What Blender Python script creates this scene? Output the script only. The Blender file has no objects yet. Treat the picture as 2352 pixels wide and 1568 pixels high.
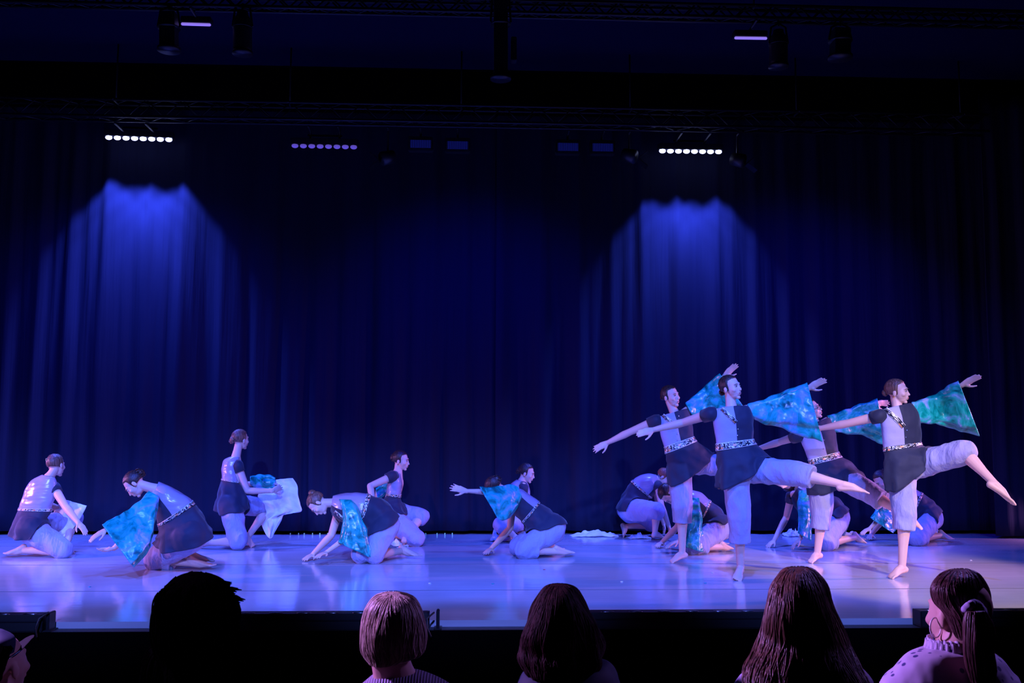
import bpy, math, random
import numpy as np
from mathutils import Vector, Matrix, noise
from mathutils.bvhtree import BVHTree

random.seed(7)
scene = bpy.context.scene
COL = scene.collection

# ------------------------------------------------------------------ camera
CAM_H = 1.13                       # camera above the stage deck (deck is z = 0)
FPX = 2287.0                       # 35 mm lens on a 36 mm wide frame of 2352 px
YAW, PITCH, ROLL = math.radians(2.5), math.atan(226 / FPX), 0.0033
Fv = Vector((math.sin(YAW) * math.cos(PITCH), math.cos(YAW) * math.cos(PITCH), math.sin(PITCH)))
R0 = Vector((math.cos(YAW), -math.sin(YAW), 0))
U0 = R0.cross(Fv)
Rv = R0 * math.cos(ROLL) + U0 * math.sin(ROLL)
Uv = U0 * math.cos(ROLL) - R0 * math.sin(ROLL)
CAM = Vector((0, 0, CAM_H))
cd = bpy.data.cameras.new('camera'); cd.sensor_width = 36; cd.lens = 35.0; cd.clip_end = 60
co = bpy.data.objects.new('camera', cd); COL.objects.link(co)
co.matrix_world = Matrix.Translation(CAM) @ Matrix((Rv, Uv, -Fv)).transposed().to_4x4()
cd.dof.use_dof = True; cd.dof.focus_distance = 8.6; cd.dof.aperture_fstop = 14.0
scene.camera = co

def ray(px, py):
    return Fv + Rv * ((px - 1176) / FPX) - Uv * ((py - 784) / FPX)
def P(px, py, Y):                  # the place's point on the upright plane y = Y
    r = ray(px, py); return CAM + r * (Y / r.y)
def G(px, py, z=0.0):              # the place's point at height z
    r = ray(px, py); return CAM + r * ((z - CAM_H) / r.z)

# ------------------------------------------------------------------ world, exposure
w = bpy.data.worlds.new('world'); scene.world = w; w.use_nodes = True
w.node_tree.nodes['Background'].inputs[0].default_value = (0.02, 0.02, 0.25, 1)
w.node_tree.nodes['Background'].inputs[1].default_value = 0.006
scene.view_settings.view_transform = 'Standard'
scene.view_settings.look = 'None'
scene.view_settings.exposure = 0.0
scene.view_settings.gamma = 1.0
scene.view_settings.use_curve_mapping = False
try:
    scene.cycles.max_bounces = 5
    scene.cycles.diffuse_bounces = 3
    scene.cycles.glossy_bounces = 3
    scene.cycles.sample_clamp_indirect = 4
    scene.cycles.caustics_reflective = False
    scene.cycles.use_denoising = True
except Exception:
    pass

# ------------------------------------------------------------------ lights
def spot(name, loc, target, power, color, angle, blend=0.5, size=0.1):
    d = bpy.data.lights.new(name, 'SPOT'); d.energy = power; d.color = color
    d.spot_size = math.radians(angle); d.spot_blend = blend; d.shadow_soft_size = size
    o = bpy.data.objects.new(name, d); COL.objects.link(o); o.location = loc
    o.rotation_euler = (Vector(target) - Vector(loc)).to_track_quat('-Z', 'Y').to_euler()
    return o
BLUE = (0.045, 0.115, 1.0); VIO = (0.45, 0.17, 1.0); PINK = (0.85, 0.33, 1.0)
# front-of-house blue wash: narrow beams that end at the stage edge
for i, x in enumerate((-5.0, -2.5, 0.0, 2.5, 5.0)):
    spot('front_wash_light', (x * 0.8, -1.2, 4.6), (x, 8.9, 0.35), (6000, 6200, 6200, 5400, 1700)[i], (0.13, 0.20, 1.0), 22, 0.7, 0.10)
# blue top light from the front truss, steep over the deck
for x in (-6.0, -3.6, -1.2, 1.2, 3.6, 6.0):
    spot('top_wash_light', (x, 4.7, 4.75), (x, 9.1, 0.0), {3.6: 1300, 6.0: 500}.get(x, 2100), BLUE, 45, 0.5, 0.10)
# faint blue spill that reaches the backdrop
for x in (-4.0, 0.0, 4.0):
    spot('backdrop_light', (x, 8.9, 4.9), (x, 12.0, 1.2), 900, (0.002, 0.006, 1.0), 80, 1.0, 0.15)
# violet side booms in the wings, low
for sx in (-1, 1):
    spot('side_boom_light', (sx * 7.4, 8.7, 1.7), (sx * 1.0, 8.9, 0.5), 900, PINK, 60, 0.8, 0.06)
    spot('side_boom_light', (sx * 7.6, 10.9, 1.3), (sx * 1.0, 9.6, 0.4), 420, VIO, 50, 0.8, 0.06)
    spot('side_floor_light', (sx * 7.2, 11.35, 0.45), (sx * 5.4, 11.1, 0.0), 70, PINK, 60, 0.6, 0.03)
# warm white follow spot on the dancer at the right
spot('warm_front_light', (4.6, 0.8, 5.0), (3.85, 7.75, 0.50), 3600, (1.0, 0.68, 0.30), 19, 0.5, 0.06)
# violet light that grazes the audience
spot('house_light', (-3.4, 4.2, 2.6), (0.0, 2.5, 0.4), 1900, (0.52, 0.24, 1.0), 70, 0.8, 0.1)
spot('house_light', (3.6, 4.6, 3.0), (0.3, 2.5, 0.4), 200, (0.35, 0.20, 1.0), 70, 0.8, 0.1)

# ------------------------------------------------------------------ materials
def mat(name, color, rough=0.6, spec=0.4, metal=0.0, sheen=0.0):
    m = bpy.data.materials.new(name); m.use_nodes = True
    b = m.node_tree.nodes['Principled BSDF']
    b.inputs['Base Color'].default_value = (*color, 1)
    b.inputs['Roughness'].default_value = rough
    b.inputs['Specular IOR Level'].default_value = spec
    b.inputs['Metallic'].default_value = metal
    if sheen: b.inputs['Sheen Weight'].default_value = sheen
    return m
def nd(m, t, **kw):
    n = m.node_tree.nodes.new(t)
    for k, v in kw.items():
        if k in n.inputs.keys(): n.inputs[k].default_value = v
        else: setattr(n, k, v)
    return n
def lk(m, a, b): m.node_tree.links.new(a, b)
def bsdf(m): return m.node_tree.nodes['Principled BSDF']
def bump(m, scale, strength, dist=0.01, stretch=None, detail=3, coord='Object'):
    tc = nd(m, 'ShaderNodeTexCoord'); mp = nd(m, 'ShaderNodeMapping')
    if stretch: mp.inputs['Scale'].default_value = stretch
    ns = nd(m, 'ShaderNodeTexNoise', Scale=scale, Detail=detail)
    bp = nd(m, 'ShaderNodeBump', Strength=strength, Distance=dist)
    lk(m, tc.outputs[coord], mp.inputs['Vector']); lk(m, mp.outputs[0], ns.inputs['Vector'])
    lk(m, ns.outputs['Fac'], bp.inputs['Height']); lk(m, bp.outputs[0], bsdf(m).inputs['Normal'])
    return ns
def ramp(m, fac, stops, interp='LINEAR'):
    r = nd(m, 'ShaderNodeValToRGB'); e = r.color_ramp.elements; r.color_ramp.interpolation = interp
    while len(e) < len(stops): e.new(0.5)
    for k, (p, c) in enumerate(stops): e[k].position = p; e[k].color = (*c, 1)
    lk(m, fac, r.inputs[0]); return r
def tint(m, a, b, scale=6, stretch=None, coord='Object', detail=4, lo=.35, hi=.65):
    tc = nd(m, 'ShaderNodeTexCoord'); mp = nd(m, 'ShaderNodeMapping')
    if stretch: mp.inputs['Scale'].default_value = stretch
    ns = nd(m, 'ShaderNodeTexNoise', Scale=scale, Detail=detail)
    lk(m, tc.outputs[coord], mp.inputs['Vector']); lk(m, mp.outputs[0], ns.inputs['Vector'])
    r = ramp(m, ns.outputs['Fac'], [(lo, a), (hi, b)])
    lk(m, r.outputs[0], bsdf(m).inputs['Base Color']); return r

M = {}
M['skin'] = mat('skin', (0.66, 0.41, 0.32), 0.5, 0.35); bump(M['skin'], 90, 0.08, 0.002)
M['lips'] = mat('lips', (0.42, 0.12, 0.12), 0.4)
M['eye'] = mat('eye_white', (0.5, 0.48, 0.48), 0.3)
M['iris'] = mat('iris', (0.02, 0.012, 0.01), 0.15)
for k, a, b in (('hair_dark', (0.012, 0.007, 0.007), (0.05, 0.025, 0.02)), ('hair_brown', (0.06, 0.028, 0.02), (0.20, 0.10, 0.065)),
                ('hair_red', (0.14, 0.04, 0.02), (0.32, 0.11, 0.05)), ('hair_blond', (0.30, 0.22, 0.17), (0.68, 0.54, 0.42)),
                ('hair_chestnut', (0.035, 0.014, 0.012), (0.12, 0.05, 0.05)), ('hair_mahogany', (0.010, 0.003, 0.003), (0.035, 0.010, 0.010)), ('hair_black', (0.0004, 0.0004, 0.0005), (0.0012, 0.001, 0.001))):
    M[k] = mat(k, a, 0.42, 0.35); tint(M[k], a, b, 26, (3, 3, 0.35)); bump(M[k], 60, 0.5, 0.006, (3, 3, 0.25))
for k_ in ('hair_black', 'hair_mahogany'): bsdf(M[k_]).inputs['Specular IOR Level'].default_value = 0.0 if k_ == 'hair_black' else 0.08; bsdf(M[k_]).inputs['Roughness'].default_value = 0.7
M['tunic_dark'] = mat('tunic_dark', (0.015, 0.018, 0.038), 0.7, 0.3, sheen=0.12); bump(M['tunic_dark'], 5, 0.7, 0.05, detail=2)
M['tunic_light'] = mat('tunic_light', (0.33, 0.31, 0.47), 0.7, 0.3, sheen=0.1); bump(M['tunic_light'], 8, 0.5, 0.02)
M['satin'] = mat('satin_back', (0.32, 0.27, 0.36), 0.27, 0.7); bump(M['satin'], 4, 0.55, 0.04, (1, 1, 3.0), detail=2)
M['trousers'] = mat('trouser_cloth', (0.32, 0.31, 0.46), 0.72, 0.3, sheen=0.1); bump(M['trousers'], 7, 0.75, 0.035, (2.2, 2.2, 0.8))
M['white'] = mat('white_cloth', (0.80, 0.78, 0.82), 0.6, 0.3); bump(M['white'], 6, 0.7, 0.04)
# teal satin with a blotched watercolour print
m = M['teal'] = mat('teal_satin', (0.02, 0.35, 0.45), 0.3, 0.6)
tc = nd(m, 'ShaderNodeTexCoord')
n1 = nd(m, 'ShaderNodeTexNoise', Scale=7.0, Detail=5.0, Roughness=0.6, Distortion=1.2)
lk(m, tc.outputs['Object'], n1.inputs['Vector'])
r1 = ramp(m, n1.outputs['Fac'], [(0.32, (0.0, 0.09, 0.075)), (0.44, (0.0, 0.28, 0.21)), (0.53, (0.02, 0.38, 0.32)), (0.60, (0.10, 0.32, 0.46)), (0.70, (0.32, 0.40, 0.70))])
lk(m, r1.outputs[0], bsdf(m).inputs['Base Color'])
n2 = nd(m, 'ShaderNodeTexNoise', Scale=9.0, Detail=2.0); bp = nd(m, 'ShaderNodeBump', Strength=0.8, Distance=0.03)
lk(m, tc.outputs['Object'], n2.inputs['Vector']); lk(m, n2.outputs['Fac'], bp.inputs['Height']); lk(m, bp.outputs[0], bsdf(m).inputs['Normal'])
# brocade band: pale scrolls and orange flowers on black, drawn in UV
m = M['brocade'] = mat('brocade_band', (0.02, 0.02, 0.03), 0.4, 0.6)
uv = nd(m, 'ShaderNodeTexCoord')
wv = nd(m, 'ShaderNodeTexNoise', Scale=6.5, Detail=0.0, Distortion=1.6)
lk(m, uv.outputs['UV'], wv.inputs['Vector'])
rr = ramp(m, wv.outputs['Fac'], [(0.47, (0.01, 0.01, 0.02)), (0.50, (0.75, 0.75, 0.65)), (0.58, (0.75, 0.75, 0.65)), (0.62, (0.01, 0.01, 0.02))])
vo = nd(m, 'ShaderNodeTexVoronoi', Scale=4.5); lk(m, uv.outputs['UV'], vo.inputs['Vector'])
vr = ramp(m, vo.outputs['Distance'], [(0.20, (1, 1, 1)), (0.26, (0, 0, 0))])
mpv = nd(m, 'ShaderNodeMapping'); mpv.inputs['Scale'].default_value = (1.0, .30, 1); lk(m, uv.outputs['UV'], mpv.inputs['Vector'])
lk(m, mpv.outputs[0], wv.inputs['Vector']); lk(m, mpv.outputs[0], vo.inputs['Vector'])
mx = nd(m, 'ShaderNodeMix', data_type='RGBA'); mx.inputs[7].default_value = (0.85, 0.30, 0.12, 1)
lk(m, vr.outputs[0], mx.inputs[0]); lk(m, rr.outputs[0], mx.inputs[6])
sx = nd(m, 'ShaderNodeSeparateXYZ'); lk(m, uv.outputs['UV'], sx.inputs[0])
er = ramp(m, sx.outputs['Y'], [(0.0, (1, 1, 1)), (0.10, (0, 0, 0)), (0.90, (1, 1, 1))], 'CONSTANT')
mx2 = nd(m, 'ShaderNodeMix', data_type='RGBA'); mx2.inputs[7].default_value = (0.6, 0.6, 0.55, 1)
lk(m, er.outputs[0], mx2.inputs[0]); lk(m, mx.outputs[2], mx2.inputs[6]); lk(m, mx2.outputs[2], bsdf(m).inputs['Base Color'])
M['gold'] = mat('gold_ornament', (0.9, 0.6, 0.3), 0.25, 0.5, 0.8)
M['metal'] = mat('black_metal', (0.012, 0.012, 0.014), 0.45, 0.5)
M['truss'] = mat('truss_metal', (0.02, 0.02, 0.025), 0.4, 0.4, 0.5)
M['chrome'] = mat('chrome', (0.8, 0.8, 0.85), 0.2, 0.5, 1.0)
def emis(name, c, s):
    m = mat(name, c); bsdf(m).inputs['Emission Color'].default_value = (*c, 1); bsdf(m).inputs['Emission Strength'].default_value = s; return m
M['lens_on'] = emis('lens_lit', (0.45, 0.5, 1.0), 7.0)
M['lens_dim'] = emis('lens_dim', (0.12, 0.08, 0.50), 0.8)  # faint violet glow given to the lenses of the dim bar
M['tube'] = emis('fluorescent_tube', (0.30, 0.20, 0.85), 0.9)
M['louvre'] = emis('flood_glow', (0.003, 0.005, 0.085), 0.8)

# ------------------------------------------------------------------ mesh helpers
class MB:
    def __init__(s): s.v = []; s.f = []; s.mi = []; s.uv = None
    def add(s, vs, fs, mi=0):
        o = len(s.v); s.v += [tuple(p) for p in vs]; s.f += [tuple(i + o for i in f) for f in fs]; s.mi += [mi] * len(fs)
        return s
    def box(s, c, size, R=None, mi=0, bev=0.0):
        hx, hy, hz = (k / 2 for k in size); c = Vector(c)
        if bev <= 0:
            vs = [Vector((x, y, z)) for x in (-hx, hx) for y in (-hy, hy) for z in (-hz, hz)]
            fs = [(0, 1, 3, 2), (4, 6, 7, 5), (0, 4, 5, 1), (2, 3, 7, 6), (0, 2, 6, 4), (1, 5, 7, 3)]
        else:
            import bmesh
            bm = bmesh.new(); bmesh.ops.create_cube(bm, size=1)
            for v in bm.verts: v.co = Vector((v.co.x * size[0], v.co.y * size[1], v.co.z * size[2]))
            bmesh.ops.bevel(bm, geom=list(bm.edges), offset=bev, segments=2, affect='EDGES')
            bm.verts.index_update()
            vs = [v.co.copy() for v in bm.verts]; fs = [tuple(v.index for v in f.verts) for f in bm.faces]; bm.free()
        if R is not None: vs = [R @ v for v in vs]
        return s.add([c + v for v in vs], fs, mi)
    def ell(s, c, r, R=None, nu=20, nv=12, mi=0, fn=None):
        c = Vector(c); vs = []; 
        if isinstance(r, (int, float)): r = (r, r, r)
        for j in range(1, nv):
            t = math.pi * j / nv
            for i in range(nu):
                a = 2 * math.pi * i / nu
                vs.append(Vector((math.sin(t) * math.cos(a), math.sin(t) * math.sin(a), math.cos(t))))
        vs += [Vector((0, 0, 1)), Vector((0, 0, -1))]
        out = []
        for d in vs:
            k = fn(d) if fn else 1.0
            p = Vector((d.x * r[0] * k, d.y * r[1] * k, d.z * r[2] * k))
            out.append(c + (R @ p if R is not None else p))
        fs = []
        for j in range(nv - 2):
            for i in range(nu):
                a = j * nu + i; b = j * nu + (i + 1) % nu
                fs.append((a, a + nu, b + nu, b))
        T = len(vs) - 2; B = T + 1
        for i in range(nu):
            fs.append((T, i, (i + 1) % nu)); o = (nv - 2) * nu
            fs.append((B, o + (i + 1) % nu, o + i))
        return s.add(out, fs, mi)
    def tube(s, pts, rad, n=14, up=None, asp=1.0, caps=True, mi=0, round_caps=True):
        """tube through pts with radii; asp scales the 'up' axis of the section"""
        pts = [Vector(p) for p in pts]; k = len(pts)
        rad = [rad] * k if isinstance(rad, (int, float)) else list(rad)
        asp = [asp] * k if isinstance(asp, (int, float)) else list(asp)
        T = []
        for i in range(k):
            t = pts[min(i + 1, k - 1)] - pts[max(i - 1, 0)]
            T.append(t.normalized() if t.length > 1e-9 else Vector((0, 0, 1)))
        if round_caps and caps:
            P2, R2, A2, T2 = [], [], [], []
            for a in (80, 55, 28):
                P2.append(pts[0] - T[0] * rad[0] * math.sin(math.radians(a))); R2.append(rad[0] * math.cos(math.radians(a))); A2.append(asp[0]); T2.append(T[0])
            P2 += pts; R2 += rad; A2 += asp; T2 += T
            for a in (28, 55, 80):
                P2.append(pts[-1] + T[-1] * rad[-1] * math.sin(math.radians(a))); R2.append(rad[-1] * math.cos(math.radians(a))); A2.append(asp[-1]); T2.append(T[-1])
            pts, rad, asp, T = P2, R2, A2, T2; k = len(pts)
        u = Vector(up) if up is not None else (Vector((0, 0, 1)) if abs(T[0].z) < 0.9 else Vector((1, 0, 0)))
        vs = []
        for i in range(k):
            u = u - T[i] * u.dot(T[i])
            if u.length < 1e-6: u = T[i].orthogonal()
            u.normalize(); x = T[i].cross(u)
            for j in range(n):
                a = 2 * math.pi * j / n
                vs.append(pts[i] + x * (rad[i] * math.cos(a)) + u * (rad[i] * asp[i] * math.sin(a)))
        fs = []
        for i in range(k - 1):
            for j in range(n):
                a = i * n + j; b = i * n + (j + 1) % n
                fs.append((a, b, b + n, a + n))
        if caps: fs.append(tuple(range(n - 1, -1, -1))); fs.append(tuple((k - 1) * n + j for j in range(n)))
        return s.add(vs, fs, mi)
    def build(s, name, mats, parent=None, smooth=True):
        me = bpy.data.meshes.new(name); me.from_pydata(s.v, [], s.f); 
        for m in (mats if isinstance(mats, (list, tuple)) else [mats]): me.materials.append(m)
        me.polygons.foreach_set('material_index', s.mi)
        if smooth: me.polygons.foreach_set('use_smooth', [True] * len(s.f))
        if s.uv:
            l = me.uv_layers.new(name='uv')
            for lp in me.loops: l.data[lp.index].uv = s.uv[lp.vertex_index]
        me.update()
        return link(name, me, parent)

def link(name, me, parent=None):
    o = bpy.data.objects.new(name, me); COL.objects.link(o)
    if parent is not None:
        o.parent = parent
        o.matrix_parent_inverse = parent.matrix_world.inverted()
    return o
def remesh(o, voxel, smooth_it=3, fac=0.5):
    md = o.modifiers.new('r', 'REMESH'); md.mode = 'VOXEL'; md.voxel_size = voxel; md.use_smooth_shade = True
    if smooth_it:
        sm = o.modifiers.new('s', 'SMOOTH'); sm.factor = fac; sm.iterations = smooth_it
    dg = bpy.context.evaluated_depsgraph_get(); dg.update()
    me = bpy.data.meshes.new_from_object(o.evaluated_get(dg)); me.name = o.name
    mats = [x for x in o.data.materials]
    o.modifiers.clear(); old = o.data; o.data = me
    if not me.materials:
        for x in mats: me.materials.append(x)
    bpy.data.meshes.remove(old)
    me.polygons.foreach_set('use_smooth', [True] * len(me.polygons))
    return o
def bake(o):
    dg = bpy.context.evaluated_depsgraph_get(); dg.update()
    me = bpy.data.meshes.new_from_object(o.evaluated_get(dg), preserve_all_data_layers=True, depsgraph=dg); me.name = o.name
    o.modifiers.clear(); old = o.data; o.data = me; bpy.data.meshes.remove(old); return o
def wrinkle(o, amp, freq, stretch=(1, 1, 1), seed=0.0):
    me = o.data; n = len(me.vertices)
    nr = np.empty(n * 3, np.float32); me.vertices.foreach_get('normal', nr)
    c = np.empty(n * 3, np.float32); me.vertices.foreach_get('co', c)
    c = c.reshape(-1, 3); nr = nr.reshape(-1, 3)
    d = np.array([noise.noise(Vector((p[0] * freq * stretch[0] + seed, p[1] * freq * stretch[1], p[2] * freq * stretch[2]))) for p in c], np.float32)
    d = -np.abs(d) * 1.6 + 0.25
    c += nr * (d * amp)[:, None]; me.vertices.foreach_set('co', c.ravel()); me.update()
def thing(name, label, cat, loc=(0, 0, 0), group=None):
    o = bpy.data.objects.new(name, None); COL.objects.link(o); o.location = loc; o.empty_display_size = 0.1
    bpy.context.view_layer.update()
    return tag(o, label, cat, group)
def tag(o, label, cat, group=None):
    o['label'] = label; o['category'] = cat
    if group: o['group'] = group
    return o
def struct(name, mb, m, smooth=False):
    o = mb.build(name, m, None, smooth); o['kind'] = 'structure'; return o

def catmull(rows, sub):
    """rows: list of np arrays; returns interpolated list with parameters"""
    n = len(rows); out = []; ts = []
    for i in range(n - 1):
        p0 = rows[max(i - 1, 0)]; p1 = rows[i]; p2 = rows[i + 1]; p3 = rows[min(i + 2, n - 1)]
        for k in range(sub):
            t = k / sub
            out.append(0.5 * (2 * p1 + (p2 - p0) * t + (2 * p0 - 5 * p1 + 4 * p2 - p3) * t * t + (3 * p1 - p0 - 3 * p2 + p3) * t ** 3)); ts.append(i + t)
    out.append(rows[-1]); ts.append(n - 1.0)
    return out, ts

def loft(name, rings, Yd, mats, parent, n=40, sub=6, matfn=None, fold=0.0, foldn=9, fold_from=0.0, wob=0.0, seed=0.0, thick=0.005, offset=0.0, cap=(True, False), trange=None, uvs=False, power=1.0, over=None, over_off=.017, strands=0, strand_r=.0016, swag=0.0):
    """rings: [(ax,ay,bx,by,half_depth[,sagx,sagy[,dy]])] outline pixel pairs at distance Yd -> a closed tube with real depth"""
    rows = []
    for r in rings:
        ax, ay, bx, by, b = r[:5]
        sx, sy = (r[5], r[6]) if len(r) > 6 else (0, 0)
        dy = r[7] if len(r) > 7 else 0.0
        A = P(ax, ay, Yd + dy); B = P(bx, by, Yd + dy); C = (A + B) / 2
        S = P((ax + bx) / 2 + sx, (ay + by) / 2 + sy, Yd + dy) - C
        rows.append(np.array([*C, *((B - A) / 2), b, *S], float))
    it, ts = catmull(rows, sub)
    mb = MB(); uv = []; keep = []
    tmax = ts[-1]
    for a, t in zip(it, ts):
        if trange and not (trange[0] - 1e-6 <= t <= trange[1] + 1e-6): continue
        keep.append(t)
        C = Vector(a[0:3]); E = Vector(a[3:6]); b = a[6]; S = Vector(a[7:10])
        view = (C - CAM); view.z = 0; view = view.normalized()
        el = E.length; ff = fold * max(0.0, min(1.0, (t - fold_from) / max(0.01, tmax - fold_from)))
        for j in range(n):
            th = 2 * math.pi * j / n; c, s_ = math.cos(th), math.sin(th)
            k = 1 + offset / max(el, 0.02)
            kb = 1 + offset / max(b, 0.02)
            if ff: 
                q = ff * math.sin(foldn * th + seed * 3 + 0.8 * math.sin(t * 1.3 + seed)); k += q; kb += q
            cc = math.copysign(abs(c) ** power, c); ss = math.copysign(abs(s_) ** power, s_)
            p = C + E * (cc * k) + view * (ss * b * kb) + S * abs(s_)
            if wob:
                q = noise.noise(Vector((p.x * 13 + seed, p.y * 13, p.z * 13)))
                dd = (p - C); dd = dd / max(dd.length, 1e-6); p = p + dd * (q * wob)
            if swag and t > fold_from:
                q = noise.noise(Vector((p.x * 4 + seed, p.y * 5, p.z * 11 + 3.0 * (p - C).x * c + seed)))
                dd = (p - C); dd = dd / max(dd.length, 1e-6); p = p + dd * ((.35 - abs(q) * 1.9) * swag * min(1.0, (t - fold_from) * 1.2))
            mb.v.append(tuple(p)); uv.append((th / (2 * math.pi) * 4.0, (t - trange[0]) / (trange[1] - trange[0]) if trange else t))
    k = len(keep)
    for i in range(k - 1):
        for j in range(n):
            a = i * n + j; b = i * n + (j + 1) % n
            mb.f.append((a, a + n, b + n, b))
            th = 2 * math.pi * (j + 0.5) / n
            mb.mi.append(matfn((keep[i] + keep[i + 1]) / 2, math.cos(th), math.sin(th) < 0) if matfn else 0)
    if cap[0]: mb.f.append(tuple(range(n))); mb.mi.append(mb.mi[0])
    if cap[1]: mb.f.append(tuple((k - 1) * n + j for j in reversed(range(n)))); mb.mi.append(mb.mi[-1])
    if uvs: mb.uv = uv
    if strands:
        rnd = random.Random(int(seed * 100))
        for q in range(strands):
            th0 = rnd.uniform(0, 2 * math.pi); i0 = rnd.randint(0, max(1, k // 3)); i1 = rnd.randint(int(k * .7), k - 1); ph = rnd.uniform(0, 9); lift = rnd.uniform(.0, .035)
            pts = []
            for i in range(i0, i1 + 1, 2):
                j = (th0 + .10 * math.sin(ph + i * .12)) / (2 * math.pi) * n; j0 = int(j) % n; j1 = (j0 + 1) % n; fr = j - int(j)
                p = Vector(mb.v[i * n + j0]).lerp(Vector(mb.v[i * n + j1]), fr)
                c0 = sum((Vector(mb.v[i * n + jj]) for jj in range(0, n, max(1, n // 8))), Vector()) / len(range(0, n, max(1, n // 8)))
                pts.append(c0 + (p - c0) * (1.004 + lift))
            if len(pts) > 2: mb.tube(pts, [strand_r * 1.2] * (len(pts) - 1) + [strand_r * .4], 5, round_caps=False, caps=False)
        if mb.uv: mb.uv = None
    o = mb.build(name, mats, parent)
    if over is not None:
        sw = o.modifiers.new('over', 'SHRINKWRAP'); sw.target = over; sw.wrap_method = 'NEAREST_SURFACEPOINT'; sw.wrap_mode = 'OUTSIDE'; sw.offset = over_off
        sm = o.modifiers.new('soft', 'SMOOTH'); sm.factor = .5; sm.iterations = 2
    if thick:
        sd = o.modifiers.new('thickness', 'SOLIDIFY'); sd.thickness = thick; sd.offset = -1
    if over is not None: bake(o)
    return o

# ------------------------------------------------------------------ body parts
def frame(f, u):
    f = Vector(f).normalized(); u = Vector(u); u = (u - f * u.dot(f)).normalized(); r = f.cross(u)
    return Matrix((r, f, u)).transposed()          # local x right, y forward, z up
def head_into(mb, c, R, s=0.93, neck=None, neck_r=0.050):
    c = Vector(c)
    def L(x, y, z): return c + R @ (Vector((x, y, z)) * s)
    def E(x, y, z, a, b, d): mb.ell(L(x, y, z), (a * s, b * s, d * s), R)
    E(0, -.018, .035, .072, .092, .082)            # cranium
    E(0, .030, -.010, .061, .060, .080)            # face
    E(0, .032, -.060, .044, .048, .040)            # jaw
    E(0, .066, -.090, .020, .019, .016)            # chin
    E(0, .070, .034, .044, .015, .013)             # brow
    for k in (-1, 1):
        E(k * .040, .058, -.018, .020, .022, .020) # cheekbone
        E(k * .074, -.008, -.008, .008, .018, .030)# ear
        mb.tube([L(k * .003, .088, -.028), L(k * .009, .088, -.029)], [.007 * s, .0065 * s])
        
    mb.tube([L(0, .080, .022), L(0, .091, -.002), L(0, .102, -.022)], [.0075 * s, .008 * s, .0098 * s])
    E(0, .084, -.047, .022, .012, .010); E(0, .083, -.060, .020, .012, .009)
    if neck is not None:
        mb.tube([Vector(neck), (Vector(neck) + L(0, -.022, -.055)) / 2, L(0, -.022, -.045)], [neck_r * 1.12, neck_r, neck_r * .98])
def face_parts(par, c, R, s=0.93, hairm='hair_dark'):
    c = Vector(c)
    def L(x, y, z): return c + R @ (Vector((x, y, z)) * s)
    for k in (-1, 1):
        e = MB(); e.ell(L(k * .029, .0775, .012), (.0120 * s, .0095 * s, .0055 * s), R, 14, 8); eo = e.build('eye', M['eye'], par)
        e = MB(); e.ell(L(k * .029, .0830, .0125), (.0066 * s, .0058 * s, .0060 * s), R, 12, 8); e.build('iris', M['iris'], eo)
        e = MB(); e.tube([L(k * .016, .0855, .0165), L(k * .029, .0885, .0195), L(k * .043, .0775, .0165)], [.0012 * s, .0018 * s, .0012 * s], 8); e.build('eyelashes', M['iris'], eo)
        e = MB(); e.tube([L(k * .014, .0905, .030), L(k * .030, .0885, .035), L(k * .046, .076, .029)], [.0018 * s, .0024 * s, .0012 * s], 8); e.build('eyebrow', M[hairm], par)
    e = MB(); e.ell(L(0, .0920, -.0485), (.019 * s, .0050 * s, .0036 * s), R, 14, 8); e.ell(L(0, .0910, -.056), (.016 * s, .0050 * s, .0042 * s), R, 14, 8); e.build('lips', M['lips'], par)
def hair_cap(par, c, R, s=0.93, m='hair_dark', bun=(0, -.115, .02), bun_r=.034, seed=0.0, ornament=None, curly=False):
    c = Vector(c)
    def L(x, y, z): return c + R @ (Vector((x, y, z)) * s)
    def fn(d):
        x, y, z = d
        k = 1 + .025 * math.sin(40 * math.atan2(z, y) * .3 + 22 * x) * .5 + .03 * noise.noise(Vector((x * 6 + seed, y * 6, z * 6)))
        # hairline: face opening
        hl = .62 - .35 * max(0.0, abs(x) - .40)
        if y > .20 + .22 * abs(x) and z < hl + .25 * (1 - y) * 0: 
            cut = min(1.0, (y - (.20 + .22 * abs(x))) / .08) * min(1.0, (hl - z) / .08)
            k -= .24 * max(0.0, cut)
        if z < -.62: k -= .30 * min(1.0, (-.62 - z) / .15)
        return k
    h = MB(); h.ell(L(0, -.020, .034), (.0785 * s, .100 * s, .0895 * s), R, 56, 36, fn=fn)
    ho = h.build('hair', M[m], par)
    if bun:
        b = MB()
        def bf(d): return 1 + (.22 if curly else .10) * noise.noise(d * (4 if curly else 3) + Vector((seed, 0, 0))) + .05 * math.sin(9 * math.atan2(d.z, d.x) + 5 * d.y)
        b.ell(L(*bun), (bun_r * s * 1.05, bun_r * s * .85, bun_r * s), R, 28, 18, fn=bf)
        if curly:
            for i in range(14):
                a = i * 2.4 + seed; q = Vector((math.cos(a), .4 * math.sin(a * 1.7), math.sin(a))) * bun_r * .95
                p = Vector(bun) + q
                b.tube([L(*(p + Vector((.010 * math.cos(t * 1.3 + i), .010 * math.sin(t * 1.3 + i), .010 * math.sin(t + i))))) for t in range(6)], [.006 * s] * 6, 7)
        b.build('hair_bun', M[m], ho)
    if ornament:
        b = MB(); q = Vector(ornament)
        for i in range(5):
            a = i * 2 * math.pi / 5
            b.ell(L(q.x, q.y + .012 * math.cos(a), q.z + .012 * math.sin(a)), (.005, .008, .008), R, 10, 6)
        b.ell(L(q.x * 1.05, q.y, q.z), .006, R, 8, 6)
        b.build('hair_clip', M['gold'], ho)
    return ho
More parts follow.
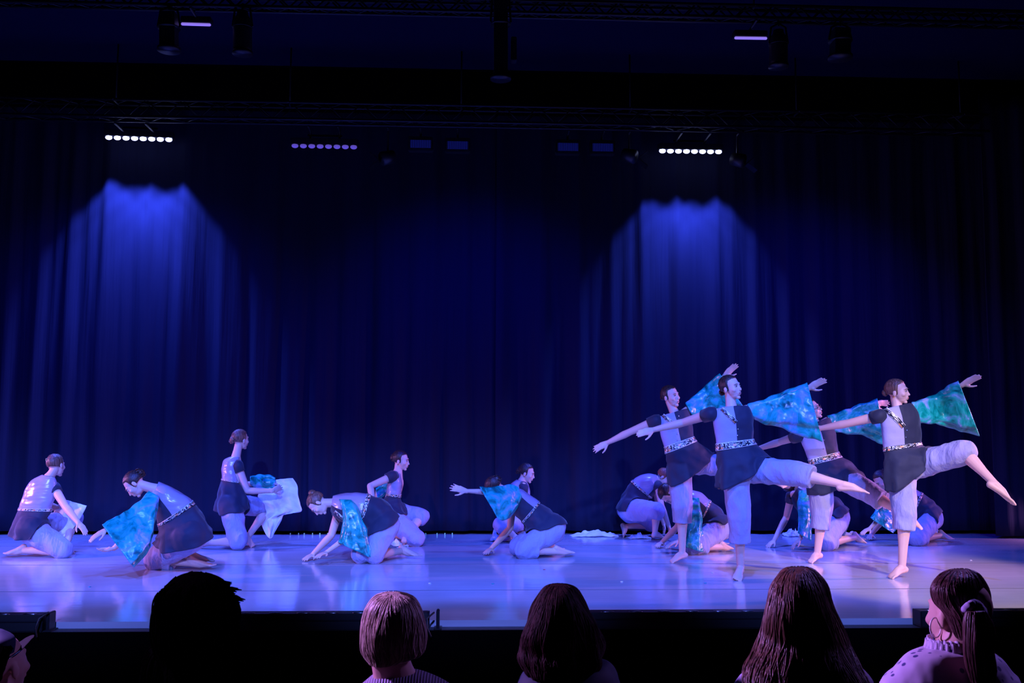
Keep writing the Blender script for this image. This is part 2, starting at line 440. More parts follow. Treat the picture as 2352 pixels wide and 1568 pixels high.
def hand_into(mb, wrist, tip, normal, thumb=1, spread=0.16, curl=0.25, s=0.92):
    spread *= .45
    """palm and five fingers; normal points out of the palm; thumb on the +/- side"""
    w0 = Vector(wrist); d = (Vector(tip) - w0); Lh = max(.15, min(.185, d.length)) * s; d.normalize()
    nrm = Vector(normal); nrm = nrm - d * nrm.dot(d)
    if nrm.length < .05: nrm = d.orthogonal()
    nrm.normalize(); lat = d.cross(nrm) * thumb
    pl = Lh * .50
    mb.tube([w0 - d * .01, w0 + d * pl * .35, w0 + d * pl * .75, w0 + d * pl * .97], [.024 * s, .032 * s, .038 * s, .036 * s], 16, up=nrm, asp=[.72, .50, .40, .32])
    mb.ell(w0 + d * pl * .42 + lat * .020 * s + nrm * .006, (.016 * s, .016 * s, .020 * s))
    for i, (off, ln, r) in enumerate(((.0255, .92, .0083), (.0085, 1.02, .0086), (-.0085, .96, .0083), (-.0245, .76, .0072))):
        a = spread * (1.2 - i * .8)
        base = w0 + d * pl * (.93 - .02 * abs(i - 1)) + lat * off * s
        dd = (d * math.cos(a) + lat * math.sin(a)).normalized(); L = Lh * .50 * ln
        pts = [base]; ang = curl * .5
        for seg in (.45, .31, .24):
            dv = dd * math.cos(ang) + nrm * math.sin(ang); pts.append(pts[-1] + dv * L * seg); ang += curl
        mb.tube(pts, [r * s * 1.03, r * s, r * s * .93, r * s * .80], 10)
    tb = w0 + d * pl * .25 + lat * .024 * s
    td = (d * .72 + lat * .66 + nrm * .22).normalized()
    mb.tube([tb, tb + td * .035 * s, tb + td * .058 * s + d * .008, tb + td * .070 * s + d * .022], [.0125 * s, .0105 * s, .0095 * s, .0078 * s], 10)
def foot_into(mb, ankle, toe, heel, s=1.0, side=1):
    a = Vector(ankle); t = Vector(toe); h = Vector(heel); d = (t - a); L = d.length; d.normalize()
    sole = (h - a); sole = sole - d * sole.dot(d)
    if sole.length < .002: sole = Vector((0, 0, -1))
    sole.normalize(); lat = d.cross(sole)
    hl = a + sole * .030 - d * .022
    ball = a + d * (L * .66) + sole * .012
    mb.tube([a - d * .0, hl], [.031, .029], 12)
    mb.tube([hl, (hl + ball) / 2 - sole * .006, ball], [.030, .032, .043], 14, up=sole, asp=[.9, .72, .38])
    mb.tube([a, a + d * L * .35 - sole * .002, ball - sole * .004], [.032, .031, .036], 14, up=sole, asp=[1, .9, .45])
    for i in range(5):
        o = (-.033 + .0165 * i) * side; ln = (.34, .34, .31, .27, .22)[i]; r = (.0098, .0070, .0068, .0066, .0063)[i]
        b = ball + lat * o
        mb.tube([b, b + d * L * ln * .55 - sole * .003, b + d * L * ln + sole * .003], [r * 1.1, r, r * .85], 9)
    return hl

def solve(parent, px, py, L, sign):
    r = ray(px, py).normalized(); m_ = parent - CAM; b = r.dot(m_); d2 = m_.length_squared - b * b
    if d2 >= L * L: return CAM + r * b
    k = math.sqrt(L * L - d2)
    return CAM + r * (b + k * sign)
def jt(spec, Y0, parent=None, L=0.3):
    x, y, k = spec
    if isinstance(k, str):
        if k[0] == 'g': return G(x, y, float(k[1:]))
        return solve(parent, x, y, L, 1 if k == '+' else -1)
    return P(x, y, Y0 + k)
def hv(v):     # image-wise direction (right, up, away) -> world
    return (Rv * v[0] + Uv * v[1] + Fv * v[2])

def leg_skin(mb, hip, knee, ankle, k=1.0):
    mb.tube([hip, hip.lerp(knee, .5), knee], [.070 * k, .064 * k, .050 * k])
    mb.ell(knee, .050 * k)
    ax = (ankle - knee)
    mb.tube([knee, knee + ax * .28, knee + ax * .62, ankle], [.048 * k, .053 * k, .038 * k, .030 * k])
def arm_skin(mb, sh, el, wr, k=1.0):
    mb.tube([sh, sh.lerp(el, .4), el], [.046 * k, .041 * k, .034 * k])
    ax = wr - el
    mb.tube([el, el + ax * .25, el + ax * .7, wr], [.034 * k, .037 * k, .028 * k, .0225 * k])

def dancer(d):
    g = G(*d['base']); Y0 = g.y
    root = thing('person', d['label'], 'person', (g.x, g.y, 0), d.get('group'))
    J = {}
    for k in ('pelvis', 'neck', 'head'): J[k] = jt(d[k], Y0)
    for s in 'RL':
        J['sh' + s] = jt(d['sh' + s], Y0)
        J['el' + s] = jt(d['el' + s], Y0, J['sh' + s], .28)
        J['wr' + s] = jt(d['wr' + s], Y0, J['el' + s], .25)
        J['tip' + s] = jt(d['tip' + s], Y0, J['wr' + s], .175)
        J['hip' + s] = jt(d['hip' + s], Y0)
        J['kn' + s] = jt(d['kn' + s], Y0, J['hip' + s], .41)
        J['an' + s] = jt(d['an' + s], Y0, J['kn' + s], .39)
        J['toe' + s] = jt(d['toe' + s], Y0, J['an' + s], .18)
    hs = d.get('hs', .93)
    R = frame(hv(d['face']), hv(d['up']))
    b = MB()
    pel, nk = J['pelvis'], J['neck']; ch = pel.lerp(nk, .68)
    b.tube([pel, pel.lerp(nk, .35), ch], [.095, .080, .088], 18)
    b.tube([J['shR'].lerp(nk, .1), ch.lerp(nk, .6), J['shL'].lerp(nk, .1)], [.040, .058, .040], 14)
    b.tube([ch, nk], [.085, .050], 16)
    head_into(b, J['head'], R, hs, nk, d.get('neck_r', .043))
    for s in 'RL':
        arm_skin(b, J['sh' + s], J['el' + s], J['wr' + s], .80 if (s == 'L' and 'sleeve' in d) else 1.0)
        sg = -1 if s == 'R' else 1
        pn = d.get('palm' + s, (0, -1, -.2)); hand_into(b, J['wr' + s], J['tip' + s], hv(pn), d.get('thumb' + s, 1), d.get('spread' + s, .06), d.get('curl' + s, .2))
        leg_skin(b, J['hip' + s], J['kn' + s], J['an' + s])
        hh = hv(d.get('heel' + s, (0, -1, 0)))
        foot_into(b, J['an' + s], J['toe' + s], J['an' + s] + hh * .03, side=sg)
    body = b.build('body', M['skin'], root); remesh(body, d.get('voxel', .0052), 3, .5)
    sk = d.get('faced', True)
    if sk: face_parts(body, J['head'], R, hs, d.get('hair', 'hair_dark'))
    hair_cap(root, J['head'], R, hs, d.get('hair', 'hair_dark'), d.get('bun', (0, -.115, .02)), d.get('bun_r', .034), d['seed'], d.get('clip'), d.get('curly', False))
    # trousers
    tr = MB(); tk = d.get('trk', 1.0)
    tr.ell(pel.lerp((J['hipR'] + J['hipL']) / 2, .6), (.125 * tk, .125 * tk, .12 * tk))
    for s in 'RL':
        hp, kn, an = J['hip' + s], J['kn' + s], J['an' + s]
        r0, r1, r2 = d.get('tr' + s, (.112, .088, .085)); cf = d.get('cuff' + s, .45)
        q = kn + (an - kn) * cf
        tr.tube([hp, hp.lerp(kn, .5), kn], [r0 * .98, (r0 + r1) / 2, r1], 22)
        tr.ell(kn, r1 * .99)
        dv = (q - kn)
        if dv.length > .02: tr.tube([kn, kn.lerp(q, .5), q], [r1 * .96, (r1 + r2) / 2 * .96, r2], 24, round_caps=False)
    to = tr.build('trousers', M['trousers'], root); remesh(to, .0085, 4, .5); wrinkle(to, .013, 9, (1, 1, .7), d['seed'])
    # tunic
    tun = loft('tunic', d['tunic'], Y0 + d.get('tdy', 0.0), [M['tunic_light'], M['tunic_dark'], M['satin']], root, 64, 8, d['tmat'], fold=d.get('fold', .05) * 1.5, foldn=d.get('foldn', 7), fold_from=d['belt'] + .2, wob=.007, seed=d['seed'], over=to, power=d.get('pw', .9), swag=d.get('swag', .014))
    loft('belt', d['tunic'], Y0 + d.get('tdy', 0.0), [M['brocade']], root, 64, 8, None, wob=.007, seed=d['seed'], offset=.006, cap=(False, False), trange=(d['belt'] - .25 * d.get('bw', 1), d['belt'] + .25 * d.get('bw', 1)), uvs=True, thick=.004, over=to, over_off=.024, power=d.get('pw', .9))
    # short cap sleeve on the bare arm
    for s in d.get('caps', 'R'):
        c = MB(); sh, el = J['sh' + s], J['el' + s]; inn = nk
        a = sh + (inn - sh) * .16; a.z -= .008
        c.tube([a.lerp(sh, -.3), a, sh, sh.lerp(el, .27)], [.030, .058, .061, .056], 24, round_caps=False)
        co_ = c.build('cap_sleeve', M['tunic_dark'], root); wrinkle(co_, .004, 14, seed=d['seed'])
    if 'sleeve' in d:
        rr_ = []; n_ = len(d['sleeve'])
        for i, q in enumerate(d['sleeve']):
            t_ = i / (n_ - 1) * d.get('slen', 1.0) * 2
            p_ = J['shL'].lerp(J['elL'], t_) if t_ <= 1 else J['elL'].lerp(J['wrL'], t_ - 1)
            rr_.append((q[0], q[1], q[2], q[3], max(q[4], .062), 0, 0, p_.y - Y0))
        so = loft('satin_sleeve', rr_, Y0, [M['teal']], root, 48, 8, None, fold=d.get('sfold', .16), foldn=6, fold_from=0.0, wob=.016, seed=d['seed'] + 2, cap=(True, False), thick=.004, power=.62)
    dg = bpy.context.evaluated_depsgraph_get()
    if 'trim' in d:
        bv = BVHTree.FromObject(tun, dg)
        def on(px, py, lift=.006):
            r = ray(px, py).normalized(); h = bv.ray_cast(CAM, r)
            return (h[0] if h[0] else P(px, py, Y0 - .1)) - r * lift
        for pts in d['trim']:
            mb = MB(); k = len(pts); uv = []
            for i, (x, y, hw) in enumerate(pts):
                x0, y0 = pts[max(i - 1, 0)][:2]; x1, y1 = pts[min(i + 1, k - 1)][:2]
                tx, ty = x1 - x0, y1 - y0; l = math.hypot(tx, ty); nx, ny = -ty / l, tx / l
                for q in (-1, 1): mb.v.append(tuple(on(x + nx * hw * q, y + ny * hw * q))); uv.append((i * .16, (q + 1) / 2))
                if i: a = 2 * (i - 1); mb.f.append((a, a + 1, a + 3, a + 2)); mb.mi.append(0)
            mb.uv = uv; to_ = mb.build('neck_trim', M['brocade'], root)
            sd = to_.modifiers.new('thickness', 'SOLIDIFY'); sd.thickness = .004
        for (x, y) in d.get('buttons', []):
            mb = MB(); mb.ell(on(x, y, .004), .006, None, 10, 6); mb.build('button', M['chrome'], root)
    if d.get('glasses'):
        mb = MB(); c = J['head']
        def L(x, y, z): return c + R @ (Vector((x, y, z)) * hs)
        for k in (-1, 1):
            mb.tube([L(k * .032 + .023 * math.cos(t), .099 - .012 * abs(math.cos(t)) * (1 if math.cos(t) * k > 0 else 0), .008 + .018 * math.sin(t)) for t in np.linspace(0, 2 * math.pi, 17)], .0022, 6, caps=False)
            mb.tube([L(k * .055, .085, .012), L(k * .078, -.005, .012)], .002, 6)
        mb.tube([L(-.010, .102, .010), L(.010, .102, .010)], .002, 6)
        mb.build('glasses', M['metal'], root)
    return root, J

# ================================================================== the setting
YC = 12.10        # back curtain
m = M['floor'] = mat('stage_vinyl', (0.44, 0.44, 0.48), 0.12, 0.7)
geo = nd(m, 'ShaderNodeNewGeometry'); mp = nd(m, 'ShaderNodeMapping'); mp.inputs['Scale'].default_value = (0.5, 2.2, 1)
lk(m, geo.outputs['Position'], mp.inputs['Vector'])
ns = nd(m, 'ShaderNodeTexNoise', Scale=2.6, Detail=4.0); lk(m, mp.outputs[0], ns.inputs['Vector'])
bp = nd(m, 'ShaderNodeBump', Strength=0.10, Distance=0.02); lk(m, ns.outputs['Fac'], bp.inputs['Height']); lk(m, bp.outputs[0], bsdf(m).inputs['Normal'])
n2 = nd(m, 'ShaderNodeTexNoise', Scale=1.3, Detail=6.0); lk(m, geo.outputs['Position'], n2.inputs['Vector'])
rr = nd(m, 'ShaderNodeMapRange'); rr.inputs['To Min'].default_value = .08; rr.inputs['To Max'].default_value = .17
lk(m, n2.outputs['Fac'], rr.inputs['Value']); lk(m, rr.outputs[0], bsdf(m).inputs['Roughness'])
r3 = ramp(m, n2.outputs['Fac'], [(0.3, (0.42, 0.42, 0.45)), (0.7, (0.50, 0.50, 0.53))]); lk(m, r3.outputs[0], bsdf(m).inputs['Base Color'])
M['board'] = mat('bare_deck_board', (0.07, 0.065, 0.075), 0.55); bump(M['board'], 60, 0.4, 0.003)
M['tape'] = mat('floor_tape', (0.6, 0.58, 0.62), 0.5)
M['curtain'] = mat('black_velvet', (0.012, 0.014, 0.030), 0.85, 0.06); bump(M['curtain'], 5, 0.5, 0.05, (1.6, 1.6, 0.08), coord='Object')
M['black'] = mat('matt_black', (0.001, 0.001, 0.0012), 0.9, 0.03)
M['ceil'] = mat('dark_ceiling', (0.006, 0.007, 0.028), 0.9, 0.05)

YF = 6.42
mb = MB(); mb.box((0, (YF + 13.4) / 2, -.15), (24, 13.4 - YF, .30)); struct('floor', mb, M['floor'])
mb = MB(); mb.box((0, (6.31 + YF) / 2, -.055), (24, YF - 6.31 - .002, .03)); struct('trim_1', mb, M['board'])
mb = MB(); mb.box((0, 6.30, -.248), (24, .018, .415)); struct('wall_stage_front', mb, M['black'])
mb = MB(); mb.box((0, 2.4, -.48), (24, 7.6, .05)); struct('floor_auditorium', mb, M['black'])
for k, y in enumerate((7.67, 9.25, 10.85)):     # vinyl seams
    mb = MB(); mb.box((0, y, .0008), (24, .007, .0016)); o = struct('trim_%d' % (k + 2), mb, M['board'])
mb = MB(); mb.box((0, 13.4, 2.6), (24, .1, 7)); struct('wall_back', mb, M['black'])
mb = MB(); mb.box((-9.2, 8, 2.6), (.1, 12, 7)); struct('wall_left', mb, M['black'])
mb = MB(); mb.box((8.6, 8, 2.6), (.1, 12, 7)); struct('wall_right', mb, M['black'])
mb = MB(); mb.box((0, 7.2, 5.75), (24, 12.4, .1)); struct('ceiling', mb, M['ceil'])

# back curtain with modelled folds
def curtain(name, x0, x1, y, z0, z1, label, seed, dense=1.0, amp=.055):
    nx = int((x1 - x0) * 70); nz = 26; vs = []; fs = []
    def prof(x, z):
        d = 0
        ph = 2.2 * noise.noise(Vector((x * .55, seed, 0))) * 3
        k = .45 + .55 * noise.noise(Vector((x * .6, seed + 5, 1)))
        d += amp * (math.sin(x * 15 * dense + ph) * .6 + math.sin(x * 31 * dense + ph * 1.7) * .25) * (0.35 + max(0, k)) 
        d += .05 * noise.noise(Vector((x * 2.2, seed, z * .25)))
        d += .02 * noise.noise(Vector((x * 9, seed, z * .5)))
        return d * (0.75 + .25 * (1 - (z - z0) / (z1 - z0)))
    for j in range(nz + 1):
        z = z0 + (z1 - z0) * j / nz
        for i in range(nx + 1):
            x = x0 + (x1 - x0) * i / nx
            vs.append((x, y + prof(x, z), z))
    for j in range(nz):
        for i in range(nx):
            a = j * (nx + 1) + i; fs.append((a, a + 1, a + nx + 2, a + nx + 1))
    mb = MB(); mb.add(vs, fs); o = mb.build(name, M['curtain']); tag(o, label, 'curtain')
    sd = o.modifiers.new('thickness', 'SOLIDIFY'); sd.thickness = .004
    return o
curtain('stage_curtain', -6.85, P(1148, 700, YC).x, YC, .045, 5.35, 'black velvet backdrop curtain on the left, lit by the wider blue cone', 1.0)
curtain('stage_curtain', P(1148, 700, YC).x - .05, P(2275, 700, YC).x, YC + .02, .045, 5.35, 'black velvet backdrop curtain on the right, lit by the narrower blue cone', 9.0, .9)
curtain('stage_curtain', P(2262, 700, YC - .5).x, 7.9, YC - .55, .03, 5.35, 'unlit black side curtain hanging at the far right edge of the stage', 17.0, 1.3, .03)
curtain('stage_curtain', -9.0, -6.55, YC - .4, .03, 5.35, 'unlit black side curtain hanging at the far left edge of the stage', 23.0, 1.3, .03)
mb = MB(); mb.box((0, 11.98, 5.40), (17, .03, .55)); tag(mb.build('curtain_pelmet', M['black'], None, False), 'long black pelmet board running above the backdrop curtain under the ceiling', 'pelmet')

# front edge boxes on the bare ledge
def edge_box(x0, x1, label, h=.102):
    a = P(x0, 1400, 6.30).x; b = P(x1, 1400, 6.30).x
    root = thing('footlight_trough', label, 'stage equipment', ((a + b) / 2, 6.36, -.04), 'footlight troughs along the stage front')
    mb = MB(); mb.box(((a + b) / 2, 6.36, -.04 + h / 2), (b - a, .112, h), bev=.006); mb.build('housing', M['metal'], root, False)
    mb = MB(); mb.box(((a + b) / 2, 6.3015, -.04 + h * .62), (b - a - .02, .006, .008)); mb.build('front_rail', M['truss'], root, False)
    for s, x in ((-1, a), (1, b)):
        mb = MB(); mb.box((x, 6.36, -.039 + h / 2), (.010, .118, h * .98), bev=.003); mb.build('end_plate', M['truss'], root, False)
    n = int((b - a) / .16)
    for i in range(n):
        mb = MB(); mb.ell((a + (i + .5) * (b - a) / n, 6.335, -.04 + h + .001), (.045, .012, .004), None, 12, 6); mb.build('lens', M['chrome'], root)
edge_box(-160, 96, 'black footlight trough on the stage front at the far left corner')
edge_box(470, 984, 'black footlight trough on the stage front behind the blond head')
edge_box(1300, 1880, 'long black footlight trough on the stage front between the two long-haired heads')
edge_box(2116, 2480, 'black footlight trough on the stage front behind the head with the scrunchie')
def plate(px, label):
    c = P(px, 1420, 6.36)
    root = thing('cable_plate', label, 'bracket', (c.x, 6.36, -.04)); mb = MB()
    mb.box((c.x, 6.36, .018), (.020, .10, .11), bev=.004); mb.build('upright', M['truss'], root, False)
    mb = MB(); mb.box((c.x, 6.36, -.036), (.05, .11, .008), bev=.002); mb.build('foot_plate', M['metal'], root, False)
plate(117, 'upright metal end bracket beside the far left footlight trough')
plate(1006, 'upright metal end bracket just right of the trough behind the blond head')
for (x0, x1, lab) in ((90, 84, 'black cable looping down from the far left footlight trough'), (981, 990, 'black cable looping down beside the trough near the blond head')):
    a = P(x0, 1420, 6.27); b = P(x1, 1462, 6.26)
    mb = MB(); mb.tube([a + Vector((.04, .03, .03)), a, a.lerp(b, .5) + Vector((-.012, -.01, 0)), b], .006, 8); tag(mb.build('power_cable', M['metal']), lab, 'cable')
def tape(p, q, label, wd=.018):
    a = G(*p, -.038); b = G(*q, -.038); mb = MB(); d = (b - a).normalized(); s = Vector((-d.y, d.x, 0)) * wd / 2
    vs = [a - s, a + s, b + s, b - s]; up = Vector((0, 0, .0012)); mb.add(vs + [v + up for v in vs], [(0, 1, 2, 3), (7, 6, 5, 4), (0, 4, 5, 1), (1, 5, 6, 2), (2, 6, 7, 3), (3, 7, 4, 0)])
    tag(mb.build('floor_tape', M['tape'], None, False), label, 'tape')
tape((268, 1417), (216, 1437), 'pale strip of tape lying diagonally on the bare ledge at the left')
tape((1053, 1414), (1050, 1434), 'short pale strip of tape across the bare ledge near the middle')
tape((1145, 1414), (1167, 1417), 'small folded pale tape mark at the front edge near the middle')
for i, (x, y, c, lab) in enumerate(((987, 1340, 'white', 'white confetti speck on the floor above the blond head'), (1428, 1336, 'white', 'white confetti speck on the floor right of the dark bushy hair'),
        (1636, 1315, 'white', 'white confetti speck left of the front standing foot'), (1620, 1339, 'teal', 'greenish confetti speck below left of the front standing foot'),
        (205, 1348, 'teal', 'greenish confetti speck on the floor seam at the left'), (1132, 1341, 'teal', 'greenish confetti speck on the floor left of the dark bushy hair'),
        (1250, 1308, 'lips', 'red confetti speck on the floor in the centre'), (2230, 1287, 'white', 'white confetti speck on the floor right of the warm lit foot'))):
    mb = MB(); g = G(x, y); mb.ell(g + Vector((0, 0, .003)), (.012, .014, .003), None, 9, 6, fn=lambda d: 1 + .3 * noise.noise(d * 3 + Vector((i, 0, 0)))); tag(mb.build('confetti', M[c]), lab, 'confetti')

# ------------------------------------------------------------------ trusses
def truss(Y, top, bot, label, x0=-8.6, x1=8.5):
    zt = P(1176, top, Y).z; zb = P(1176, bot, Y).z
    root = thing('lighting_truss', label, 'truss', (0, Y, zb)); dd = (zt - zb) * .9
    pts = [(Y, zt), (Y + dd, zt), (Y, zb), (Y + dd, zb)]
    for (y, z) in pts:
        mb = MB(); mb.tube([(x0, y, z), (x1, y, z)], .017, 10, round_caps=False); mb.build('chord', M['truss'], root)
    st = dd * 1.15; n = int((x1 - x0) / st)
    for (ya, yb, za, zb_) in ((Y, Y, zb, zt), (Y + dd, Y + dd, zb, zt), (Y, Y + dd, zb, zb), (Y, Y + dd, zt, zt)):
        mb = MB()
        for i in range(n):
            a = x0 + i * st; q = (i % 2 == 0)
            mb.tube([(a, ya if q else yb, za if q else zb_), (a + st, yb if q else ya, zb_ if q else za)], .008, 6, round_caps=False)
        mb.build('lacing', M['truss'], root)
    for k in range(7):
        x = x0 + .3 + (x1 - x0 - .6) * k / 6; mb = MB(); mb.tube([(x, Y + dd / 2, zt - .01), (x, Y + dd / 2, 5.695)], .010, 8, round_caps=False); mb.tube([(x, Y - .01, zt), (x, Y + dd + .01, zt)], .012, 8); mb.build('drop_rod', M['metal'], root)
    return zb
Z1 = truss(9.0, 0, 28, 'dark lattice lighting truss across the top edge carrying the hanging spotlights')
Z2 = truss(11.30, 244, 282, 'dark lattice lighting truss over the rear of the stage above the lens bars', -6.4, P(2262, 280, 11.4).x)
T2B = 11.30 + (P(1176, 244, 11.30).z - Z2) * .9; ZH = Z2 - .027
def clamp_to(root, x, y, z0, z1, r=.012, ty=None):
    pts = [(x, y, z0), (x, y, z1)]
    if ty is not None: pts = [(x, y, z0), (x, y, z1 - .02), (x, y + (ty - y) * .15, z1), (x, ty, z1)]
    mb = MB(); mb.tube(pts, r, 8); mb.build('hanger', M['metal'], root)
def lens_bar(pxs, py, Y, label, lit, slope, top):
    a = P(pxs[0], py, Y); b = P(pxs[1], py + slope, Y)
    root = thing('lens_bar_light', label, 'stage light', ((a.x + b.x) / 2, Y, a.z), 'lens bar lights under the rear truss')
    c = (a + b) / 2; L = (b - a).length
    ux = (b - a).normalized()
    mb = MB(); R = Matrix((ux, Vector((0, 1, 0)), ux.cross(Vector((0, 1, 0))))).transposed()
    mb.box(c + Vector((0, .035, .055)), (L + .10, .10, .075), R, bev=.006); mb.build('housing', M['metal'], root, False)
    for i in range(8):
        p = a.lerp(b, i / 7); mb = MB(); mb.ell(p + Vector((0, .012, 0)), (.040, .032, .026), None, 20, 12); mb.build('lens', lit, root)
    for k in (.25, .75):
        p = a.lerp(b, k); clamp_to(root, p.x, Y + .04, p.z + .09, ZH, ty=T2B)
    mb = MB(); p = a.lerp(b, .22); q = a.lerp(b, .78); mb.tube([p + Vector((0, .04, .14)), q + Vector((0, .04, .14))], .012, 8); mb.build('yoke', M['truss'], root)
    return a, b
for pxs, py, sl, lab in (((249, 387), 315, 5, 'brightly lit eight-lens bar light hanging at the left above the blue cone'), ((1522, 1651), 346, 2, 'brightly lit eight-lens bar light hanging at the right above the narrower blue cone')):
    Yb = 11.79
    a, b = lens_bar(pxs, py, Yb, lab, M['lens_on'], sl, Z2)
    for k in (0.0, .33, .67, 1.0):
        p = a.lerp(b, k)
        spot('lens_bar_beam', (p.x, Yb, p.z - .06), (p.x, Yb + .03, 0), 620 if py < 330 else 470, (0.07, 0.12, 1.0), 72, .40, .03)
lens_bar((677, 812), 334, 11.6, 'dimly glowing violet eight-lens bar light hanging left of the four flood lamps', M['lens_dim'], 3, Z2)
def flood(px, py, label):
    c = P(px, py, 11.6); root = thing('flood_lamp', label, 'stage light', c, 'louvred flood lamps under the rear truss')
    mb = MB(); mb.box(c + Vector((0, .07, .01)), (.30, .12, .17), bev=.01); mb.build('housing', M['metal'], root, False)
    mb = MB(); mb.box(c + Vector((0, .004, 0)), (.245, .004, .095)); mb.build('lens', M['louvre'], root, False)
    mb = MB()
    for i in range(12): mb.box(c + Vector((-.115 + i * .0209, -.002, 0)), (.005, .006, .095))
    mb.build('louvre', M['metal'], root, False)
    clamp_to(root, c.x, c.y + .07, c.z + .09, ZH, ty=T2B)
flood(966, 330, 'faintly glowing louvred flood lamp, leftmost of the four in the row')
flood(1051, 333, 'faintly glowing louvred flood lamp, second from the left in the row')
flood(1305, 337, 'faintly glowing louvred flood lamp, third from the left in the row')
flood(1385, 338, 'faintly glowing louvred flood lamp nearest the right-hand lit lens bar')
def fluo(x0, x1, y0, y1, label):
    a = P(x0, y0, 9.2); b = P(x1, y1, 9.2); root = thing('tube_light', label, 'stage light', (a + b) / 2)
    c = (a + b) / 2; mb = MB(); mb.box(c + Vector((0, .03, .045)), ((b - a).length + .03, .10, .06), bev=.006); mb.build('housing', M['metal'], root, False)
    mb = MB(); mb.tube([a, b], .0135, 12); mb.build('tube', M['tube'], root)
    clamp_to(root, c.x, 9.23, c.z + .07, Z1 - .027, ty=9.0)
fluo(419, 481, 55, 57, 'small violet tube light hanging beside the left hanging spotlight')
fluo(1690, 1759, 87, 88, 'small violet tube light hanging beside the right round spotlight')
def can(px, y0, y1, wpx, label, square=False, extra=False):
    Y = 8.80 if extra else 9.0; a = P(px, y0, Y); b = P(px, y1, Y); r = wpx / FPX * Y / 2
    root = thing('hanging_spotlight', label, 'spotlight', b)
    L = a.z - b.z; mb = MB()
    prof = [(0, .55), (.10, .62), (.22, .95), (.45, 1), (.9, 1), (1, 1.0)]
    if square: prof = [(0, 1), (.2, 1), (.6, 1), (1, 1)]
    pts = [a.lerp(b, t) for t, _ in prof]; mb.tube(pts, [r * k for _, k in prof], 4 if square else 24, up=(1, 1, 0) if square else (0, 1, 0), round_caps=False)
    mb.build('body', M['metal'], root, not square)
    mb = MB(); mb.tube([b + Vector((0, 0, .015)), b - Vector((0, 0, .012))], r * 1.08, 24, round_caps=False); mb.build('lens_rim', M['truss'], root)
    mb = MB(); mb.tube([a.lerp(b, .38), a.lerp(b, .38) - Vector((0, 0, .01))], r * 1.06, 24, round_caps=False); mb.build('band', M['truss'], root)
    mb = MB()
    for s in (-1, 1): mb.tube([a.lerp(b, .35) + Vector((s * r * 1.05, 0, 0)), a + Vector((s * r * .8, 0, .03)), a + Vector((0, 0, .07))], .010, 8)
    mb.build('yoke', M['metal'], root)
    clamp_to(root, a.x, Y, a.z + .05, Z1 - .028, .010) if not extra else clamp_to(root, a.x, Y, a.z + .03, a.z + .12, .012, ty=8.985)
    if extra:
        c = P(px + 30, 115, Y - .02); mb = MB(); mb.box(c, (.05, .10, .22), bev=.006); mb.build('ballast_box', M['metal'], root, False)
can(388, 32, 114, 50, 'nearly invisible dark box-shaped spotlight at the left of the left tube light', True)
can(557, 26, 122, 44, 'round dark spotlight hanging right of the left tube light')
can(1150, -20, 180, 46, 'tall dark spotlight hanging at the top centre', True, True)
can(1788, 70, 152, 44, 'round dark spotlight hanging right of the right tube light')
can(1930, 70, 132, 54, 'dark box-shaped spotlight, farthest right on the top truss', True)
def barn(px, py, s, label):
    c = P(px, py, 11.5); root = thing('barn_door_lamp', label, 'stage light', c)
    mb = MB(); mb.tube([c + Vector((-s * .14, .08, .06)), c + Vector((-s * .02, 0, .01))], [.075, .085], 20, round_caps=False); mb.build('body', M['metal'], root)
    for k, (dz, tz) in enumerate(((.085, .9), (-.085, -.9))):
        mb = MB(); R = Matrix.Rotation(-s * tz * .75, 3, 'Y'); mb.box(c + Vector((s * .07, 0, dz * .6 - .02)), (.14, .14, .006), R); mb.build('barn_door', M['truss'], root, False)
    clamp_to(root, c.x - s * .08, c.y + .05, c.z + .1, ZH, ty=T2B)
barn(1462, 362, 1, 'barn door lamp hanging just left of the right-hand lit lens bar')
barn(1712, 372, 1, 'barn door lamp hanging just right of the right-hand lit lens bar')
barn(874, 366, -1, 'small dark barn door lamp hanging left of the first flood lamp')

# ================================================================== dancers
def tm_front(belt, split=0.0):
    def f(t, c, near):
        if t > belt: return 1
        if near: return 0 if c < split else 1
        return 2
    return f
def tm_back(belt):
    return lambda t, c, near: 1 if t > belt else (2 if near else 1)
def tm_bow(belt, cut):
    return lambda t, c, near: 1 if (t > belt or c > cut) else 2

D = []
